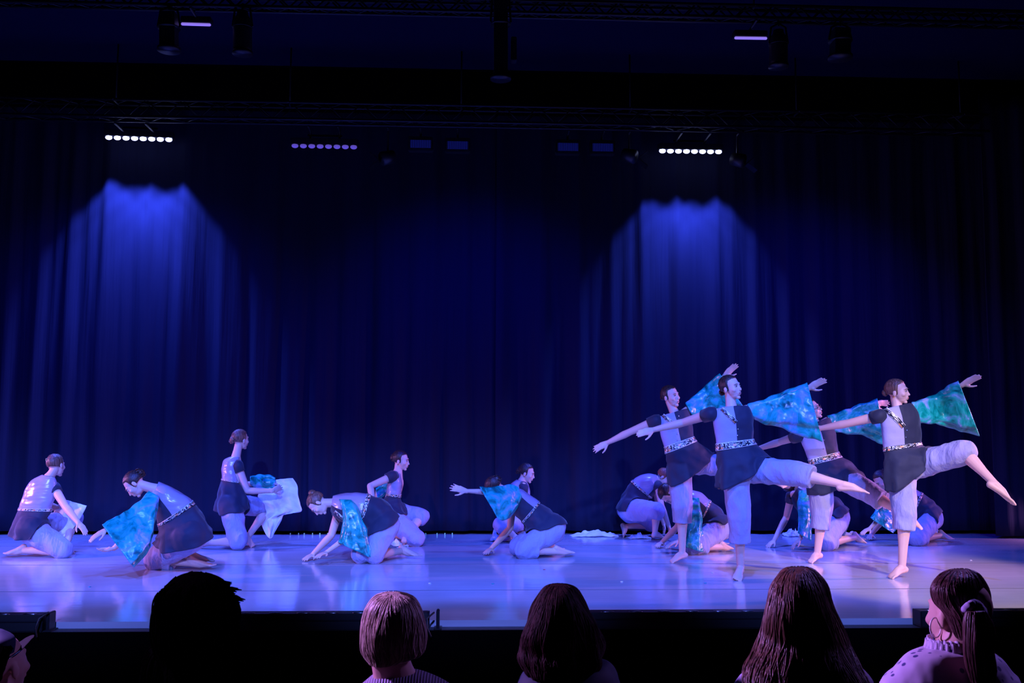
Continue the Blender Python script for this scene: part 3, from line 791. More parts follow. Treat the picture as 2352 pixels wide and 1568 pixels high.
# --- standing, leg raised
D.append(dict(label='smiling dancer standing in front, leg kicked right, wide teal sleeve spread', seed=1.1,
    base=(1697, 1330), pelvis=(1695, 1072, 0), neck=(1680, 936, 0), head=(1679, 891, 0), face=(.64, .12, -.75), up=(-.12, 1, 0),
    shR=(1633, 950, -.03), elR=(1570, 970, '+'), wrR=(1500, 987, '+'), tipR=(1458, 997, '-'), palmR=(0, -.3, 1),
    shL=(1722, 940, .04), elL=(1789, 916, '+'), wrL=(1856, 892, '-'), tipL=(1903, 865, '-'), palmL=(0, -.3, -1), spreadL=.14, curlL=.12,
    hipR=(1688, 1090, -.02), knR=(1698, 1185, -.05), anR=(1701, 1304, 'g.085'), toeR=(1692, 1329, 'g.018'), heelR=(.1, -.7, .6),
    hipL=(1718, 1078, .02), knL=(1828, 1087, '-'), anL=(1938, 1113, '-'), toeL=(1997, 1127, '-'), heelL=(.0, -1, 0),
    trR=(.120, .096, .088), cuffR=.50, trL=(.115, .105, .098), cuffL=.36, hair='hair_dark', bun=(0, -.105, -.03), bun_r=.030,
    belt=4.0, swag=.026, tmat=tm_front(4.0, .06), tunic=[(1664, 934, 1702, 931, .06), (1638, 943, 1722, 934, .085), (1637, 967, 1731, 958, .115), (1642, 993, 1731, 985, .105), (1645, 1027, 1733, 1014, .105), (1646, 1064, 1757, 1036, .15, -4, 8), (1647, 1113, 1773, 1049, .185, -12, 28)],
    sdy=.05, sleeve=[(1718, 930, 1733, 962, .05), (1745, 922, 1758, 973, .06), (1790, 906, 1805, 983, .07), (1828, 893, 1850, 999, .07), (1856, 885, 1888, 1008, .06)],
    trim=[[(1657, 938, 4.5), (1668, 948, 5), (1681, 960, 5), (1691, 970, 4.5)]], buttons=[(1695, 985), (1694, 1000)]))
D.append(dict(label='leftmost standing dancer, bare arm reaching down left, sleeved arm raised highest', seed=2.3,
    base=(1558, 1290), pelvis=(1568, 1062, 0), neck=(1551, 952, 0), head=(1541, 911, 0), face=(.62, .08, -.75), up=(-.12, 1, 0), hs=.92,
    shR=(1507, 966, -.03), elR=(1446, 992, '+'), wrR=(1396, 1016, '+'), tipR=(1355, 1037, '-'), palmR=(0, -.3, 1), spreadR=.2,
    shL=(1583, 940, .04), elL=(1624, 899, '+'), wrL=(1664, 863, '-'), tipL=(1702, 825, '-'), palmL=(0, -.3, -1), spreadL=.12, curlL=.1,
    hipR=(1560, 1078, -.02), knR=(1567, 1165, -.05), anR=(1567, 1271, 'g.08'), toeR=(1539, 1288, 'g.018'), heelR=(.5, -.8, .2),
    hipL=(1592, 1064, .02), knL=(1685, 1070, '+'), anL=(1778, 1100, '+'), toeL=(1806, 1116, '-'),
    trR=(.118, .098, .088), cuffR=.33, trL=(.110, .098, .09), cuffL=.3, hair='hair_dark', bun=(0, -.110, .0), bun_r=.032,
    belt=4.0, swag=.026, tmat=tm_front(4.0, .12), tunic=[(1533, 950, 1566, 945, .06), (1509, 961, 1580, 938, .085), (1514, 980, 1588, 963, .11), (1518, 1003, 1592, 985, .10), (1527, 1034, 1597, 1007, .105), (1532, 1068, 1622, 1030, .15, -3, 8), (1540, 1106, 1640, 1042, .18, -6, 24)],
    sdy=.10, sleeve=[(1575, 926, 1590, 954, .05), (1600, 906, 1622, 950, .06), (1628, 885, 1662, 944, .07), (1658, 864, 1706, 931, .06)],
    trim=[[(1522, 953, 4), (1530, 960, 4.5), (1541, 968, 4), (1547, 976, 4)]], buttons=[(1559, 955), (1557, 982), (1556, 996), (1556, 1010)]))
D.append(dict(label='standing dancer with dark glasses and tilted head behind the wide teal sleeve', seed=3.7,
    base=(1870, 1291), pelvis=(1900, 1090, 0), neck=(1872, 972, 0), head=(1864, 941, 0), face=(.78, .28, -.55), up=(-.35, 1, 0), hs=.9,
    shR=(1833, 1001, -.03), elR=(1793, 1014, '+'), wrR=(1742, 1030, '+'), tipR=(1704, 1040, '+'), palmR=(0, -.3, 1),
    shL=(1905, 965, .04), elL=(1958, 950, '+'), wrL=(2012, 926, '+'), tipL=(2044, 924, '+'), palmL=(0, -.3, -1), spreadL=.2,
    hipR=(1885, 1108, -.02), knR=(1888, 1180, -.05), anR=(1877, 1272, 'g.08'), toeR=(1858, 1289, 'g.018'), heelR=(.5, -.8, .2),
    hipL=(1925, 1092, .02), knL=(2003, 1134, '-'), anL=(2084, 1186, '-'), toeL=(2122, 1213, '-'), heelL=(-.3, -1, 0),
    trR=(.125, .100, .092), cuffR=.38, trL=(.118, .100, .10), cuffL=.30, hair='hair_dark', bun=(0, -.10, -.02), glasses=True,
    belt=4.0, swag=.026, tmat=tm_front(4.0, .15), tunic=[(1857, 975, 1893, 963, .06), (1832, 993, 1905, 960, .085), (1836, 1007, 1918, 985, .11), (1848, 1034, 1922, 1010, .105), (1858, 1062, 1930, 1044, .105), (1861, 1090, 1958, 1062, .15, 0, 5), (1864, 1135, 1988, 1092, .18, 3, 10)],
    sdy=.06, sleeve=[(1900, 955, 1916, 990, .05), (1925, 948, 1945, 996, .06), (1958, 936, 1982, 998, .07), (1995, 925, 2012, 1012, .07), (2016, 919, 2036, 1020, .06)],
    trim=[], buttons=[(1893, 1010), (1892, 1030)]))
D.append(dict(label='far right standing dancer lit warm white, knee raised high, toes pointing down', seed=4.9,
    base=(2060, 1325), pelvis=(2085, 1070, 0), neck=(2062, 940, 0), head=(2062, 900, 0), face=(.80, .0, -.60), up=(-.08, 1, 0),
    shR=(2022, 955, -.03), elR=(1948, 972, '+'), wrR=(1886, 983, '+'), tipR=(1842, 988, '+'), palmR=(0, -.3, 1),
    shL=(2100, 938, .04), elL=(2153, 914, '+'), wrL=(2210, 884, '-'), tipL=(2273, 848, '-'), palmL=(0, -.3, -1), spreadL=.08, curlL=.1,
    hipR=(2070, 1088, -.02), knR=(2078, 1180, -.05), anR=(2072, 1303, 'g.085'), toeR=(2042, 1324, 'g.018'), heelR=(.5, -.8, .2),
    hipL=(2108, 1068, .02), knL=(2214, 1038, '-'), anL=(2286, 1112, '-'), toeL=(2334, 1158, '-'), heelL=(-.9, -.6, 0),
    trR=(.120, .100, .092), cuffR=.30, trL=(.118, .105, .092), cuffL=.03, hair='hair_brown', bun=(0, -.112, -.01), bun_r=.033,
    belt=4.8, swag=.026, tmat=tm_front(4.8, .12), tunic=[(2045, 937, 2082, 927, .06), (2023, 943, 2098, 928, .085), (2023, 968, 2112, 955, .11), (2025, 990, 2116, 982, .11), (2027, 1010, 2117, 1002, .105), (2029, 1038, 2119, 1022, .105), (2029, 1070, 2142, 1031, .15, -3, 8), (2032, 1119, 2148, 1032, .185, 2, 32)],
    sdy=.05, sleeve=[(2094, 924, 2113, 970, .05), (2120, 918, 2135, 971, .06), (2150, 906, 2175, 976, .07), (2178, 894, 2210, 986, .07), (2205, 884, 2247, 992, .06)],
    trim=[[(2034, 938, 5), (2046, 950, 6), (2062, 964, 6.5), (2076, 980, 6)]], buttons=[(2083, 988), (2081, 1004)]))
# --- kneeling, left to right
D.append(dict(label='far left kneeling dancer seen from behind, bare arm hanging beside raised knee', seed=5.2,
    base=(150, 1277), pelvis=(78, 1205, 0), neck=(112, 1096, .08), head=(129, 1069, .12), face=(.30, -.25, .9), up=(-.1, 1, .2), faced=False,
    shR=(124, 1120, .0), elR=(150, 1163, '-'), wrR=(180, 1200, '-'), tipR=(203, 1228, '-'), palmR=(-.5, -.3, .4), thumbR=-1,
    shL=(78, 1112, .10), elL=(110, 1160, .28), wrL=(150, 1172, .34), tipL=(178, 1180, .36),
    hipR=(72, 1216, -.08), knR=(144, 1262, 'g.075'), anR=(50, 1264, 'g.06'), toeR=(9, 1275, 'g.022'), heelR=(0, 1, 0),
    hipL=(88, 1208, .12), knL=(170, 1190, '+'), anL=(152, 1252, 'g.09'), toeL=(170, 1267, 'g.02'),
    trR=(.135, .095, .085), cuffR=.12, trL=(.115, .090, .088), cuffL=.12, hair='hair_brown', bun=(0, -.09, .02), bun_r=.028, clip=(-.03, -.105, .05),
    belt=3.5, tmat=tm_back(3.5), fold=.07, tunic=[(97, 1090, 126, 1096, .07), (68, 1106, 131, 1112, .10), (52, 1138, 127, 1140, .12), (44, 1162, 119, 1163, .12), (39, 1176, 116, 1178, .13), (28, 1202, 102, 1200, .18, 0, 8), (20, 1226, 92, 1216, .22, 0, 14)]))
D.append(dict(label='kneeling bowing dancer at left, hands held out above the floor past teal sleeve', seed=6.4,
    base=(400, 1311), pelvis=(425, 1215, 0), neck=(362, 1124, 0), head=(310, 1112, -.02), face=(-.52, -.84, -.20), up=(-.84, .52, 0),
    shL=(352, 1140, -.16), elL=(292, 1188, '-'), wrL=(246, 1215, '-'), tipL=(187, 1248, '-'), palmL=(.2, -.8, .5), spreadL=.12, curlL=.18,
    shR=(348, 1145, .16), elR=(308, 1215, '+'), wrR=(262, 1259, '+'), tipR=(218, 1270, '-'), palmR=(0, 1, .1), curlR=.35, spreadR=.25,
    hipL=(438, 1232, -.10), knL=(356, 1284, 'g.085'), anL=(440, 1293, 'g.06'), toeL=(494, 1302, 'g.022'), heelL=(0, 1, 0),
    hipR=(440, 1228, .10), knR=(362, 1280, 'g.085'), anR=(446, 1281, 'g.06'), toeR=(492, 1290, 'g.022'), heelR=(0, 1, 0),
    trR=(.13, .098, .09), cuffR=.4, trL=(.14, .105, .09), cuffL=.50, hair='hair_dark', bun=(0, -.115, .02), bun_r=.040, curly=True, clip=(.078, -.05, .035),
    belt=3.4, pw=.8, bw=1.2, swag=.022, tmat=tm_bow(3.4, .12), fold=.06, tunic=[(364, 1108, 350, 1146, .10), (386, 1117, 353, 1160, .17), (412, 1130, 356, 1178, .18), (438, 1147, 362, 1200, .165), (452, 1165, 364, 1214, .165), (471, 1192, 361, 1234, .20, 0, 6), (490, 1221, 357, 1252, .235, 3, 22)],
    sdy=-.17, sleeve=[(342, 1127, 364, 1138, .055), (318, 1150, 360, 1170, .07), (291, 1174, 352, 1215, .08), (264, 1190, 340, 1256, .08), (240, 1211, 304, 1298, .07)]))
D.append(dict(label='dancer on one knee, upright, seen from behind, holding out a white cloth', seed=7.7,
    base=(548, 1256), pelvis=(533, 1150, 0), neck=(542, 1048, .0), head=(553, 1010, .03), face=(.62, -.10, .78), up=(0, 1, 0), faced=False,
    shR=(545, 1067, -.05), elR=(568, 1127, '-'), wrR=(626, 1127, '-'), tipR=(654, 1114, '+'), palmR=(.2, .1, 1), spreadR=.28, thumbR=-1,
    shL=(519, 1064, .12), elL=(562, 1112, .30), wrL=(612, 1108, .28), tipL=(646, 1110, .2),
    hipR=(530, 1160, -.08), knR=(547, 1242, 'g.09'), anR=(478, 1247, 'g.06'), toeR=(446, 1254, 'g.02'), heelR=(0, 1, 0),
    hipL=(545, 1158, .10), knL=(616, 1166, '+'), anL=(567, 1236, 'g.09'), toeL=(583, 1253, 'g.018'),
    trR=(.125, .10, .09), cuffR=.15, trL=(.112, .095, .095), cuffL=.10, hair='hair_brown', bun=(-.01, -.105, .0), bun_r=.036, curly=True,
    belt=3.5, tmat=tm_back(3.5), fold=.06, tunic=[(530, 1048, 551, 1049, .06), (514, 1056, 550, 1062, .10), (509, 1075, 545, 1080, .11), (509, 1097, 549, 1102, .11), (508, 1106, 553, 1112, .115), (500, 1138, 568, 1136, .17, 0, 4), (492, 1171, 572, 1162, .20, 0, 14)],
    sdy=.22, sleeve=[(575, 1096, 575, 1112, .05), (590, 1092, 590, 1119, .06), (612, 1091, 612, 1121, .07), (632, 1098, 632, 1118, .06)]))
D.append(dict(label='dancer crouched at centre left with bun and flower clip, both hands on floor', seed=8.8,
    base=(830, 1288), pelvis=(882, 1190, 0), neck=(776, 1154, 0), head=(731, 1157, -.03), face=(-.25, -.94, -.25), up=(-.94, .28, 0),
    shL=(793, 1160, -.16), elL=(806, 1228, '-'), wrL=(748, 1269, '-'), tipL=(722, 1278, '-'), palmL=(0, -1, -.3), spreadL=.2,
    shR=(780, 1168, .16), elR=(761, 1229, '-'), wrR=(718, 1273, 'g.05'), tipR=(691, 1288, 'g.012'), palmR=(0, -1, 0), spreadR=.2, curlR=.1,
    hipL=(886, 1205, -.09), knL=(858, 1272, 'g.085'), anL=(925, 1265, 'g.07'), toeL=(964, 1280, 'g.02'), heelL=(0, 1, 0),
    hipR=(878, 1205, .10), knR=(830, 1272, 'g.085'), anR=(895, 1262, 'g.06'), toeR=(930, 1270, 'g.02'), heelR=(0, 1, 0),
    trR=(.125, .095, .09), cuffR=.1, trL=(.135, .098, .09), cuffL=.12, hair='hair_brown', bun=(0, -.085, .085), bun_r=.042, clip=(.076, -.04, .045),
    belt=3.5, pw=.8, bw=1.2, swag=.022, tmat=tm_bow(3.5, .05), fold=.05, tunic=[(765, 1139, 760, 1172, .10), (788, 1134, 770, 1188, .17), (812, 1132, 792, 1200, .18), (836, 1134, 815, 1203, .165), (858, 1140, 834, 1208, .165), (888, 1152, 842, 1218, .20, 2, 3), (913, 1184, 843, 1227, .225, 4, 8)],
    sdy=-.18, sleeve=[(779, 1146, 808, 1147, .06), (785, 1165, 822, 1169, .075), (789, 1190, 833, 1197, .085), (788, 1217, 842, 1228, .085), (781, 1246, 850, 1278, .075)],
    trim=[[(768, 1174, 3), (778, 1183, 3.5), (788, 1192, 3)]]))
D.append(dict(label='upright squatting dancer facing right in profile, elbow bent, hand at hip', seed=9.1,
    base=(930, 1251), pelvis=(898, 1165, 0), neck=(914, 1082, 0), head=(921, 1058, 0), face=(.96, -.15, -.22), up=(.1, 1, 0), hs=.92,
    shR=(903, 1093, -.14), elR=(850, 1116, '-'), wrR=(858, 1158, '-'), tipR=(872, 1180, '+'),
    shL=(912, 1093, .14), elL=(868, 1128, .26), wrL=(866, 1160, .2), tipL=(880, 1175, .15),
    hipR=(888, 1180, -.09), knR=(955, 1235, 'g.09'), anR=(900, 1228, .12), toeR=(880, 1242, .1), heelR=(0, 1, 0),
    hipL=(898, 1178, .10), knL=(966, 1186, .08), anL=(930, 1236, 'g.09'), toeL=(948, 1246, 'g.02'),
    trR=(.13, .10, .095), cuffR=.2, trL=(.125, .10, .10), cuffL=.10, hair='hair_dark', bun=(0, -.105, .02), bun_r=.036, curly=True,
    belt=3.5, pw=.8, bw=1.2, swag=.022, tmat=tm_bow(3.5, 2), fold=.06, tunic=[(905, 1082, 921, 1087, .07), (895, 1094, 922, 1098, .15), (890, 1110, 924, 1114, .155), (888, 1128, 922, 1130, .14), (886, 1140, 921, 1146, .14), (874, 1156, 928, 1163, .17), (862, 1176, 934, 1180, .19)],
    sdy=.1, sleeve=[(890, 1104, 896, 1124, .06), (876, 1112, 882, 1138, .07), (863, 1122, 868, 1146, .06)]))
D.append(dict(label='kneeling dancer at centre, one arm stretched far left, teal sleeve fanned out', seed=10.6,
    base=(1230, 1277), pelvis=(1262, 1200, 0), neck=(1176, 1133, 0), head=(1137, 1120, .02), face=(-.50, -.86, .25), up=(-.86, .5, 0), faced=False,
    shL=(1185, 1131, -.16), elL=(1126, 1130, '-'), wrL=(1070, 1127, '-'), tipL=(1030, 1116, '-'), palmL=(0, -.3, 1), spreadL=.28, curlL=.08,
    shR=(1178, 1145, .16), elR=(1172, 1213, '+'), wrR=(1128, 1260, 'g.055'), tipR=(1103, 1277, 'g.012'), palmR=(0, -1, 0), spreadR=.2, curlR=.12,
    hipL=(1270, 1214, -.09), knL=(1203, 1262, 'g.085'), anL=(1280, 1266, 'g.06'), toeL=(1320, 1272, 'g.022'), heelL=(0, 1, 0),
    hipR=(1262, 1212, .10), knR=(1190, 1256, 'g.085'), anR=(1262, 1256, 'g.06'), toeR=(1290, 1262, 'g.02'), heelR=(0, 1, 0),
    trR=(.125, .095, .09), cuffR=.4, trL=(.140, .098, .088), cuffL=.40, hair='hair_dark', bun=(0, -.10, .03), bun_r=.040, curly=True, clip=(.077, -.055, .03),
    belt=3.5, pw=.8, bw=1.2, swag=.022, tmat=tm_bow(3.5, -.42), fold=.05, tunic=[(1191, 1121, 1172, 1148, .10), (1204, 1128, 1175, 1166, .17), (1220, 1139, 1184, 1182, .175), (1234, 1149, 1196, 1193, .165), (1243, 1158, 1203, 1204, .16), (1268, 1176, 1208, 1220, .20, 2, 2), (1297, 1203, 1212, 1226, .22, 0, -2)],
    sdy=-.18, sleeve=[(1190, 1117, 1199, 1140, .05), (1172, 1114, 1188, 1166, .065), (1150, 1117, 1172, 1186, .075), (1128, 1121, 1156, 1194, .075), (1104, 1121, 1144, 1190, .06)]))
D.append(dict(label='crouching dancer facing right, partly hidden behind the fanned teal sleeve', seed=11.9,
    base=(1190, 1240), pelvis=(1202, 1185, 0), neck=(1199, 1105, 0), head=(1210, 1087, 0), face=(.92, -.28, -.25), up=(.25, 1, 0), hs=.92,
    shR=(1202, 1117, -.12), elR=(1196, 1175, '-'), wrR=(1165, 1212, '-'), tipR=(1140, 1226, '-'),
    shL=(1190, 1114, .15), elL=(1185, 1170, .28), wrL=(1160, 1205, .25), tipL=(1140, 1218, .2),
    hipR=(1205, 1195, -.09), knR=(1152, 1205, '-'), anR=(1182, 1231, 'g.08'), toeR=(1170, 1240, 'g.02'),
    hipL=(1210, 1193, .10), knL=(1168, 1200, '+'), anL=(1205, 1229, 'g.08'), toeL=(1188, 1238, 'g.02'),
    trR=(.12, .098, .09), cuffR=.15, trL=(.12, .095, .09), cuffL=.15, hair='hair_dark', bun=(0, -.11, .0), bun_r=.034, curly=True,
    belt=3.5, pw=.8, bw=1.2, swag=.022, tmat=tm_bow(3.5, 2), fold=.05, tunic=[(1186, 1101, 1210, 1106, .07), (1172, 1112, 1215, 1116, .15), (1167, 1130, 1218, 1134, .15), (1168, 1155, 1216, 1158, .13), (1168, 1168, 1217, 1170, .13), (1170, 1190, 1226, 1192, .16), (1172, 1204, 1230, 1206, .18)]))
D.append(dict(label='red-haired dancer crouched by the backdrop, head bent down to her knee', seed=12.4,
    base=(1500, 1234), pelvis=(1442, 1158, 0), neck=(1507, 1102, 0), head=(1523, 1097, 0), face=(.55, -.82, -.25), up=(.8, .6, 0), hs=.9,
    shR=(1511, 1114, -.13), elR=(1519, 1160, '-'), wrR=(1537, 1210, '-'), tipR=(1544, 1230, '-'), palmR=(-1, 0, 0),
    shL=(1505, 1112, .14), elL=(1512, 1160, '+'), wrL=(1525, 1205, '+'), tipL=(1530, 1226, '-'), palmL=(-1, 0, 0),
    hipR=(1446, 1172, -.09), knR=(1508, 1174, '-'), anR=(1504, 1224, 'g.085'), toeR=(1524, 1233, 'g.02'),
    hipL=(1446, 1170, .12), knL=(1496, 1203, .1), anL=(1436, 1209, .05), toeL=(1434, 1233, 'g.02'), heelL=(-1, 0, 0),
    trR=(.150, .105, .09), cuffR=.15, trL=(.135, .095, .085), cuffL=.15, hair='hair_red', bun=(0, -.09, .05), bun_r=.034,
    belt=3.5, pw=.8, bw=1.2, swag=.022, tmat=tm_bow(3.5, .55), fold=.05, tunic=[(1508, 1090, 1514, 1112, .08), (1492, 1087, 1511, 1122, .16), (1472, 1090, 1505, 1132, .165), (1456, 1100, 1499, 1140, .15), (1446, 1110, 1492, 1146, .15), (1430, 1138, 1477, 1156, .18, 0, 2), (1419, 1168, 1462, 1166, .20, 0, 4)]))
D.append(dict(label='dark-haired dancer bowing to the floor behind the leftmost standing leg', seed=13.3,
    base=(1630, 1264), pelvis=(1650, 1202, 0), neck=(1574, 1142, 0), head=(1536, 1135, .0), face=(.02, -.98, -.25), up=(-1, .0, 0),
    shL=(1594, 1150, -.15), elL=(1588, 1208, '-'), wrL=(1556, 1243, '-'), tipL=(1524, 1256, '-'), palmL=(0, -1, 0),
    shR=(1578, 1150, .16), elR=(1556, 1210, '+'), wrR=(1520, 1246, 'g.05'), tipR=(1498, 1258, 'g.02'), palmR=(0, -1, 0), spreadR=.2,
    hipL=(1652, 1212, -.09), knL=(1592, 1254, 'g.08'), anL=(1660, 1256, 'g.055'), toeL=(1682, 1262, 'g.02'), heelL=(0, 1, 0),
    hipR=(1648, 1210, .10), knR=(1590, 1246, 'g.08'), anR=(1640, 1246, 'g.055'), toeR=(1668, 1250, 'g.02'), heelR=(0, 1, 0),
    trR=(.125, .095, .09), cuffR=.4, trL=(.14, .10, .088), cuffL=.40, hair='hair_dark', bun=(0, -.10, .03), bun_r=.034,
    belt=3.5, pw=.8, bw=1.2, swag=.022, tmat=tm_bow(3.5, -.25), fold=.05, tunic=[(1574, 1127, 1568, 1158, .10), (1592, 1127, 1584, 1175, .17), (1610, 1132, 1596, 1186, .175), (1626, 1146, 1606, 1194, .165), (1637, 1155, 1610, 1202, .16), (1656, 1170, 1613, 1211, .19, 2, 2), (1674, 1196, 1616, 1214, .21, 0, 4)],
    sdy=-.17, sleeve=[(1588, 1142, 1606, 1143, .055), (1584, 1165, 1609, 1165, .07), (1580, 1195, 1612, 1195, .08), (1576, 1230, 1613, 1232, .08), (1573, 1254, 1614, 1266, .07)]))
D.append(dict(label='dancer folded forward, head hanging under the raised leg of the front dancer, hands on floor', seed=14.2,
    base=(1895, 1256), pelvis=(1922, 1178, 0), neck=(1836, 1124, 0), head=(1812, 1106, -.02), face=(-.70, .25, -.6), up=(-.55, -.83, 0), hs=.88,
    shR=(1818, 1138, .14), elR=(1806, 1188, '+'), wrR=(1778, 1241, 'g.07'), tipR=(1763, 1253, 'g.02'), palmR=(0, -1, 0), spreadR=.25,
    shL=(1848, 1134, -.15), elL=(1850, 1190, '-'), wrL=(1838, 1238, '-'), tipL=(1812, 1261, 'g.02'), palmL=(0, -1, 0), spreadL=.2,
    hipL=(1924, 1190, -.09), knL=(1897, 1246, 'g.08'), anL=(1964, 1234, 'g.10'), toeL=(1989, 1250, 'g.022'), heelL=(0, 1, 0),
    hipR=(1926, 1188, .10), knR=(1920, 1225, 'g.09'), anR=(1960, 1232, 'g.06'), toeR=(1985, 1240, 'g.02'), heelR=(0, 1, 0),
    trR=(.125, .095, .09), cuffR=.2, trL=(.13, .10, .09), cuffL=.22, hair='hair_dark', bun=None,
    belt=3.5, pw=.8, bw=1.2, swag=.022, tmat=tm_bow(3.5, -.5), fold=.05, tunic=[(1838, 1112, 1818, 1142, .10), (1856, 1115, 1826, 1165, .17), (1876, 1120, 1844, 1180, .175), (1896, 1130, 1862, 1190, .165), (1908, 1137, 1874, 1196, .165), (1930, 1150, 1892, 1202, .19), (1946, 1172, 1908, 1206, .21, 0, 4)],
    sdy=-.18, sleeve=[(1835, 1126, 1860, 1124, .055), (1832, 1152, 1863, 1150, .07), (1833, 1190, 1865, 1192, .08), (1833, 1223, 1862, 1240, .075)]))
D.append(dict(label='curly-haired kneeling dancer behind the warm lit standing leg at far right', seed=15.5,
    base=(2110, 1245), pelvis=(2138, 1178, 0), neck=(2050, 1122, 0), head=(2024, 1103, .0), face=(-.60, -.62, -.35), up=(-.6, .75, 0), hs=.9,
    shL=(2058, 1142, -.15), elL=(2026, 1184, '-'), wrL=(1998, 1213, '-'), tipL=(1974, 1226, '-'), palmL=(0, -1, 0), spreadL=.2,
    shR=(2052, 1142, .16), elR=(2030, 1190, '+'), wrR=(2000, 1229, 'g.05'), tipR=(1990, 1241, 'g.02'), palmR=(0, -1, 0), spreadR=.2,
    hipL=(2140, 1190, -.09), knL=(2106, 1236, 'g.08'), anL=(2163, 1229, 'g.07'), toeL=(2187, 1241, 'g.022'), heelL=(0, 1, 0),
    hipR=(2136, 1188, .10), knR=(2098, 1228, 'g.08'), anR=(2150, 1224, 'g.06'), toeR=(2176, 1234, 'g.02'), heelR=(0, 1, 0),
    trR=(.12, .095, .09), cuffR=.2, trL=(.13, .095, .088), cuffL=.22, hair='hair_dark', bun=(0, -.10, .03), bun_r=.04, curly=True,
    belt=3.5, pw=.8, bw=1.2, swag=.022, tmat=tm_bow(3.5, -.6), fold=.05, tunic=[(2056, 1114, 2044, 1146, .10), (2074, 1114, 2054, 1168, .17), (2094, 1119, 2072, 1182, .175), (2112, 1129, 2086, 1190, .165), (2124, 1136, 2094, 1195, .165), (2144, 1150, 2106, 1202, .19), (2159, 1175, 2120, 1206, .21, 0, 4)],
    sdy=-.17, sleeve=[(2056, 1134, 2068, 1158, .055), (2038, 1148, 2062, 1190, .07), (2020, 1162, 2056, 1214, .075), (2002, 1190, 2050, 1222, .07)]))



JJ = []
for i, d in enumerate(D):

    root, J = dancer(d); JJ.append((root, J))
    bl = lambda a, b: round((J[a] - J[b]).length, 2)
    print('FIG', i, ' '.join(f"{s}:ua{bl('sh'+s,'el'+s)} fa{bl('el'+s,'wr'+s)} h{bl('wr'+s,'tip'+s)} th{bl('hip'+s,'kn'+s)} sh{bl('kn'+s,'an'+s)} ft{bl('an'+s,'toe'+s)} |" for s in 'RL'), 'tor', bl('pelvis', 'neck'), 'nh', bl('neck', 'head'), 'anz', [round(J['an'+s].z,2) for s in 'RL'], [round(J['kn'+s].z,2) for s in 'RL'])

# ================================================================== cloths
def sheet(name, rows, Y, label, m, amp=.04, seed=0.0, nx=26, sub=6, thick=.004):
    """rows of (xL,yL,xR,yR,dyL,dyR): a draped cloth with folds running down it"""
    arr = [np.array([*P(r[0], r[1], Y + r[4]), *P(r[2], r[3], Y + r[5])], float) for r in rows]
    it, ts = catmull(arr, sub); mb = MB(); k = len(it)
    for a, t in zip(it, ts):
        A = Vector(a[:3]); B = Vector(a[3:])
        for i in range(nx + 1):
            u = i / nx; p = A.lerp(B, u)
            f = amp * (math.sin(u * 14 + seed + .5 * t) * .6 + noise.noise(Vector((u * 5 + seed, t * .9, 0))) * 1.2) * (math.sin(math.pi * min(1, max(0, u))) * .7 + .3)
            p.y += f; p.z += .25 * f * noise.noise(Vector((u * 4, t, seed)))
            mb.v.append(tuple(p))
    for j in range(k - 1):
        for i in range(nx):
            a = j * (nx + 1) + i; mb.f.append((a, a + nx + 1, a + nx + 2, a + 1)); mb.mi.append(0)
    o = mb.build(name, m); tag(o, label, 'cloth')
    sd = o.modifiers.new('thickness', 'SOLIDIFY'); sd.thickness = thick
    return o
Y3 = G(548, 1256).y
sheet('white_cloth', [(602, 1104, 672, 1098, .06, .0), (600, 1122, 683, 1116, .02, -.02), (592, 1141, 685, 1138, .0, -.02), (604, 1160, 690, 1158, .02, .0), (612, 1178, 691, 1175, .02, .02), (600, 1196, 655, 1180, .04, .06), (602, 1208, 646, 1196, .04, .06), (612, 1228, 632, 1220, .06, .06), (620, 1236, 624, 1235, .06, .06)], Y3 + .24, 'white cloth held out in front of the upright kneeling dancer, hanging to a point', M['white'], .035, 2)
Y1 = G(150, 1277).y
sheet('white_cloth', [(150, 1148, 199, 1161, .30, .30), (134, 1158, 194, 1172, .28, .28), (122, 1180, 180, 1196, .26, .26), (116, 1205, 160, 1222, .26, .26), (104, 1222, 138, 1238, .25, .25)], Y1 + .02, 'pale cloth held behind the raised knee of the far left dancer', M['white'], .02, 5)
def heap(pts, Y, label, seed, h=.07):
    """a low rumpled pile lying on the deck: outline (x0,x1,height) stations"""
    mb = MB(); nx = 46; ny = 16; x0, x1 = pts
    a = P(x0, 1222, Y).x; b = P(x1, 1222, Y).x; wd = .22
    for j in range(ny + 1):
        for i in range(nx + 1):
            u = i / nx; v = j / ny; e = math.sin(math.pi * u) ** .6 * math.sin(math.pi * v) ** .7
            z = .004 + h * e * (.35 + .9 * abs(noise.noise(Vector((u * 9 + seed + v * 3, v * 3.5, 0)))) + .10 * abs(noise.noise(Vector((u * 22 + v * 9, v * 8 + seed, 2)))) + .35 * max(0, noise.noise(Vector((u * 2.2 + seed, 3, 1)))) * 2)
            mb.v.append((a + (b - a) * u + .03 * noise.noise(Vector((u * 5, v * 5, seed))), Y - wd / 2 + wd * v + .05 * noise.noise(Vector((u * 7, v * 3, seed + 4))), z))
    for j in range(ny):
        for i in range(nx):
            q = j * (nx + 1) + i; mb.f.append((q, q + 1, q + nx + 2, q + nx + 1)); mb.mi.append(0)
    o = mb.build('white_cloth', M['white']); tag(o, label, 'cloth'); sm = o.modifiers.new('soft', 'SMOOTH'); sm.factor = .5; sm.iterations = 3; sd = o.modifiers.new('thickness', 'SOLIDIFY'); sd.thickness = .003
heap((1312, 1420), 11.9, 'crumpled white cloth lying by the backdrop left of the red-haired dancer', 1.3, .085)
heap((1442, 1492), 11.65, 'small crumpled white cloth under the red-haired dancer', 4.4, .06)
heap((882, 942), 10.85, 'crumpled white cloth on the floor under the squatting dancer facing right', 7.7, .07)
heap((1127, 1150), 11.4, 'small crumpled white cloth beside the crouching dancer behind the centre one', 9.7, .11)
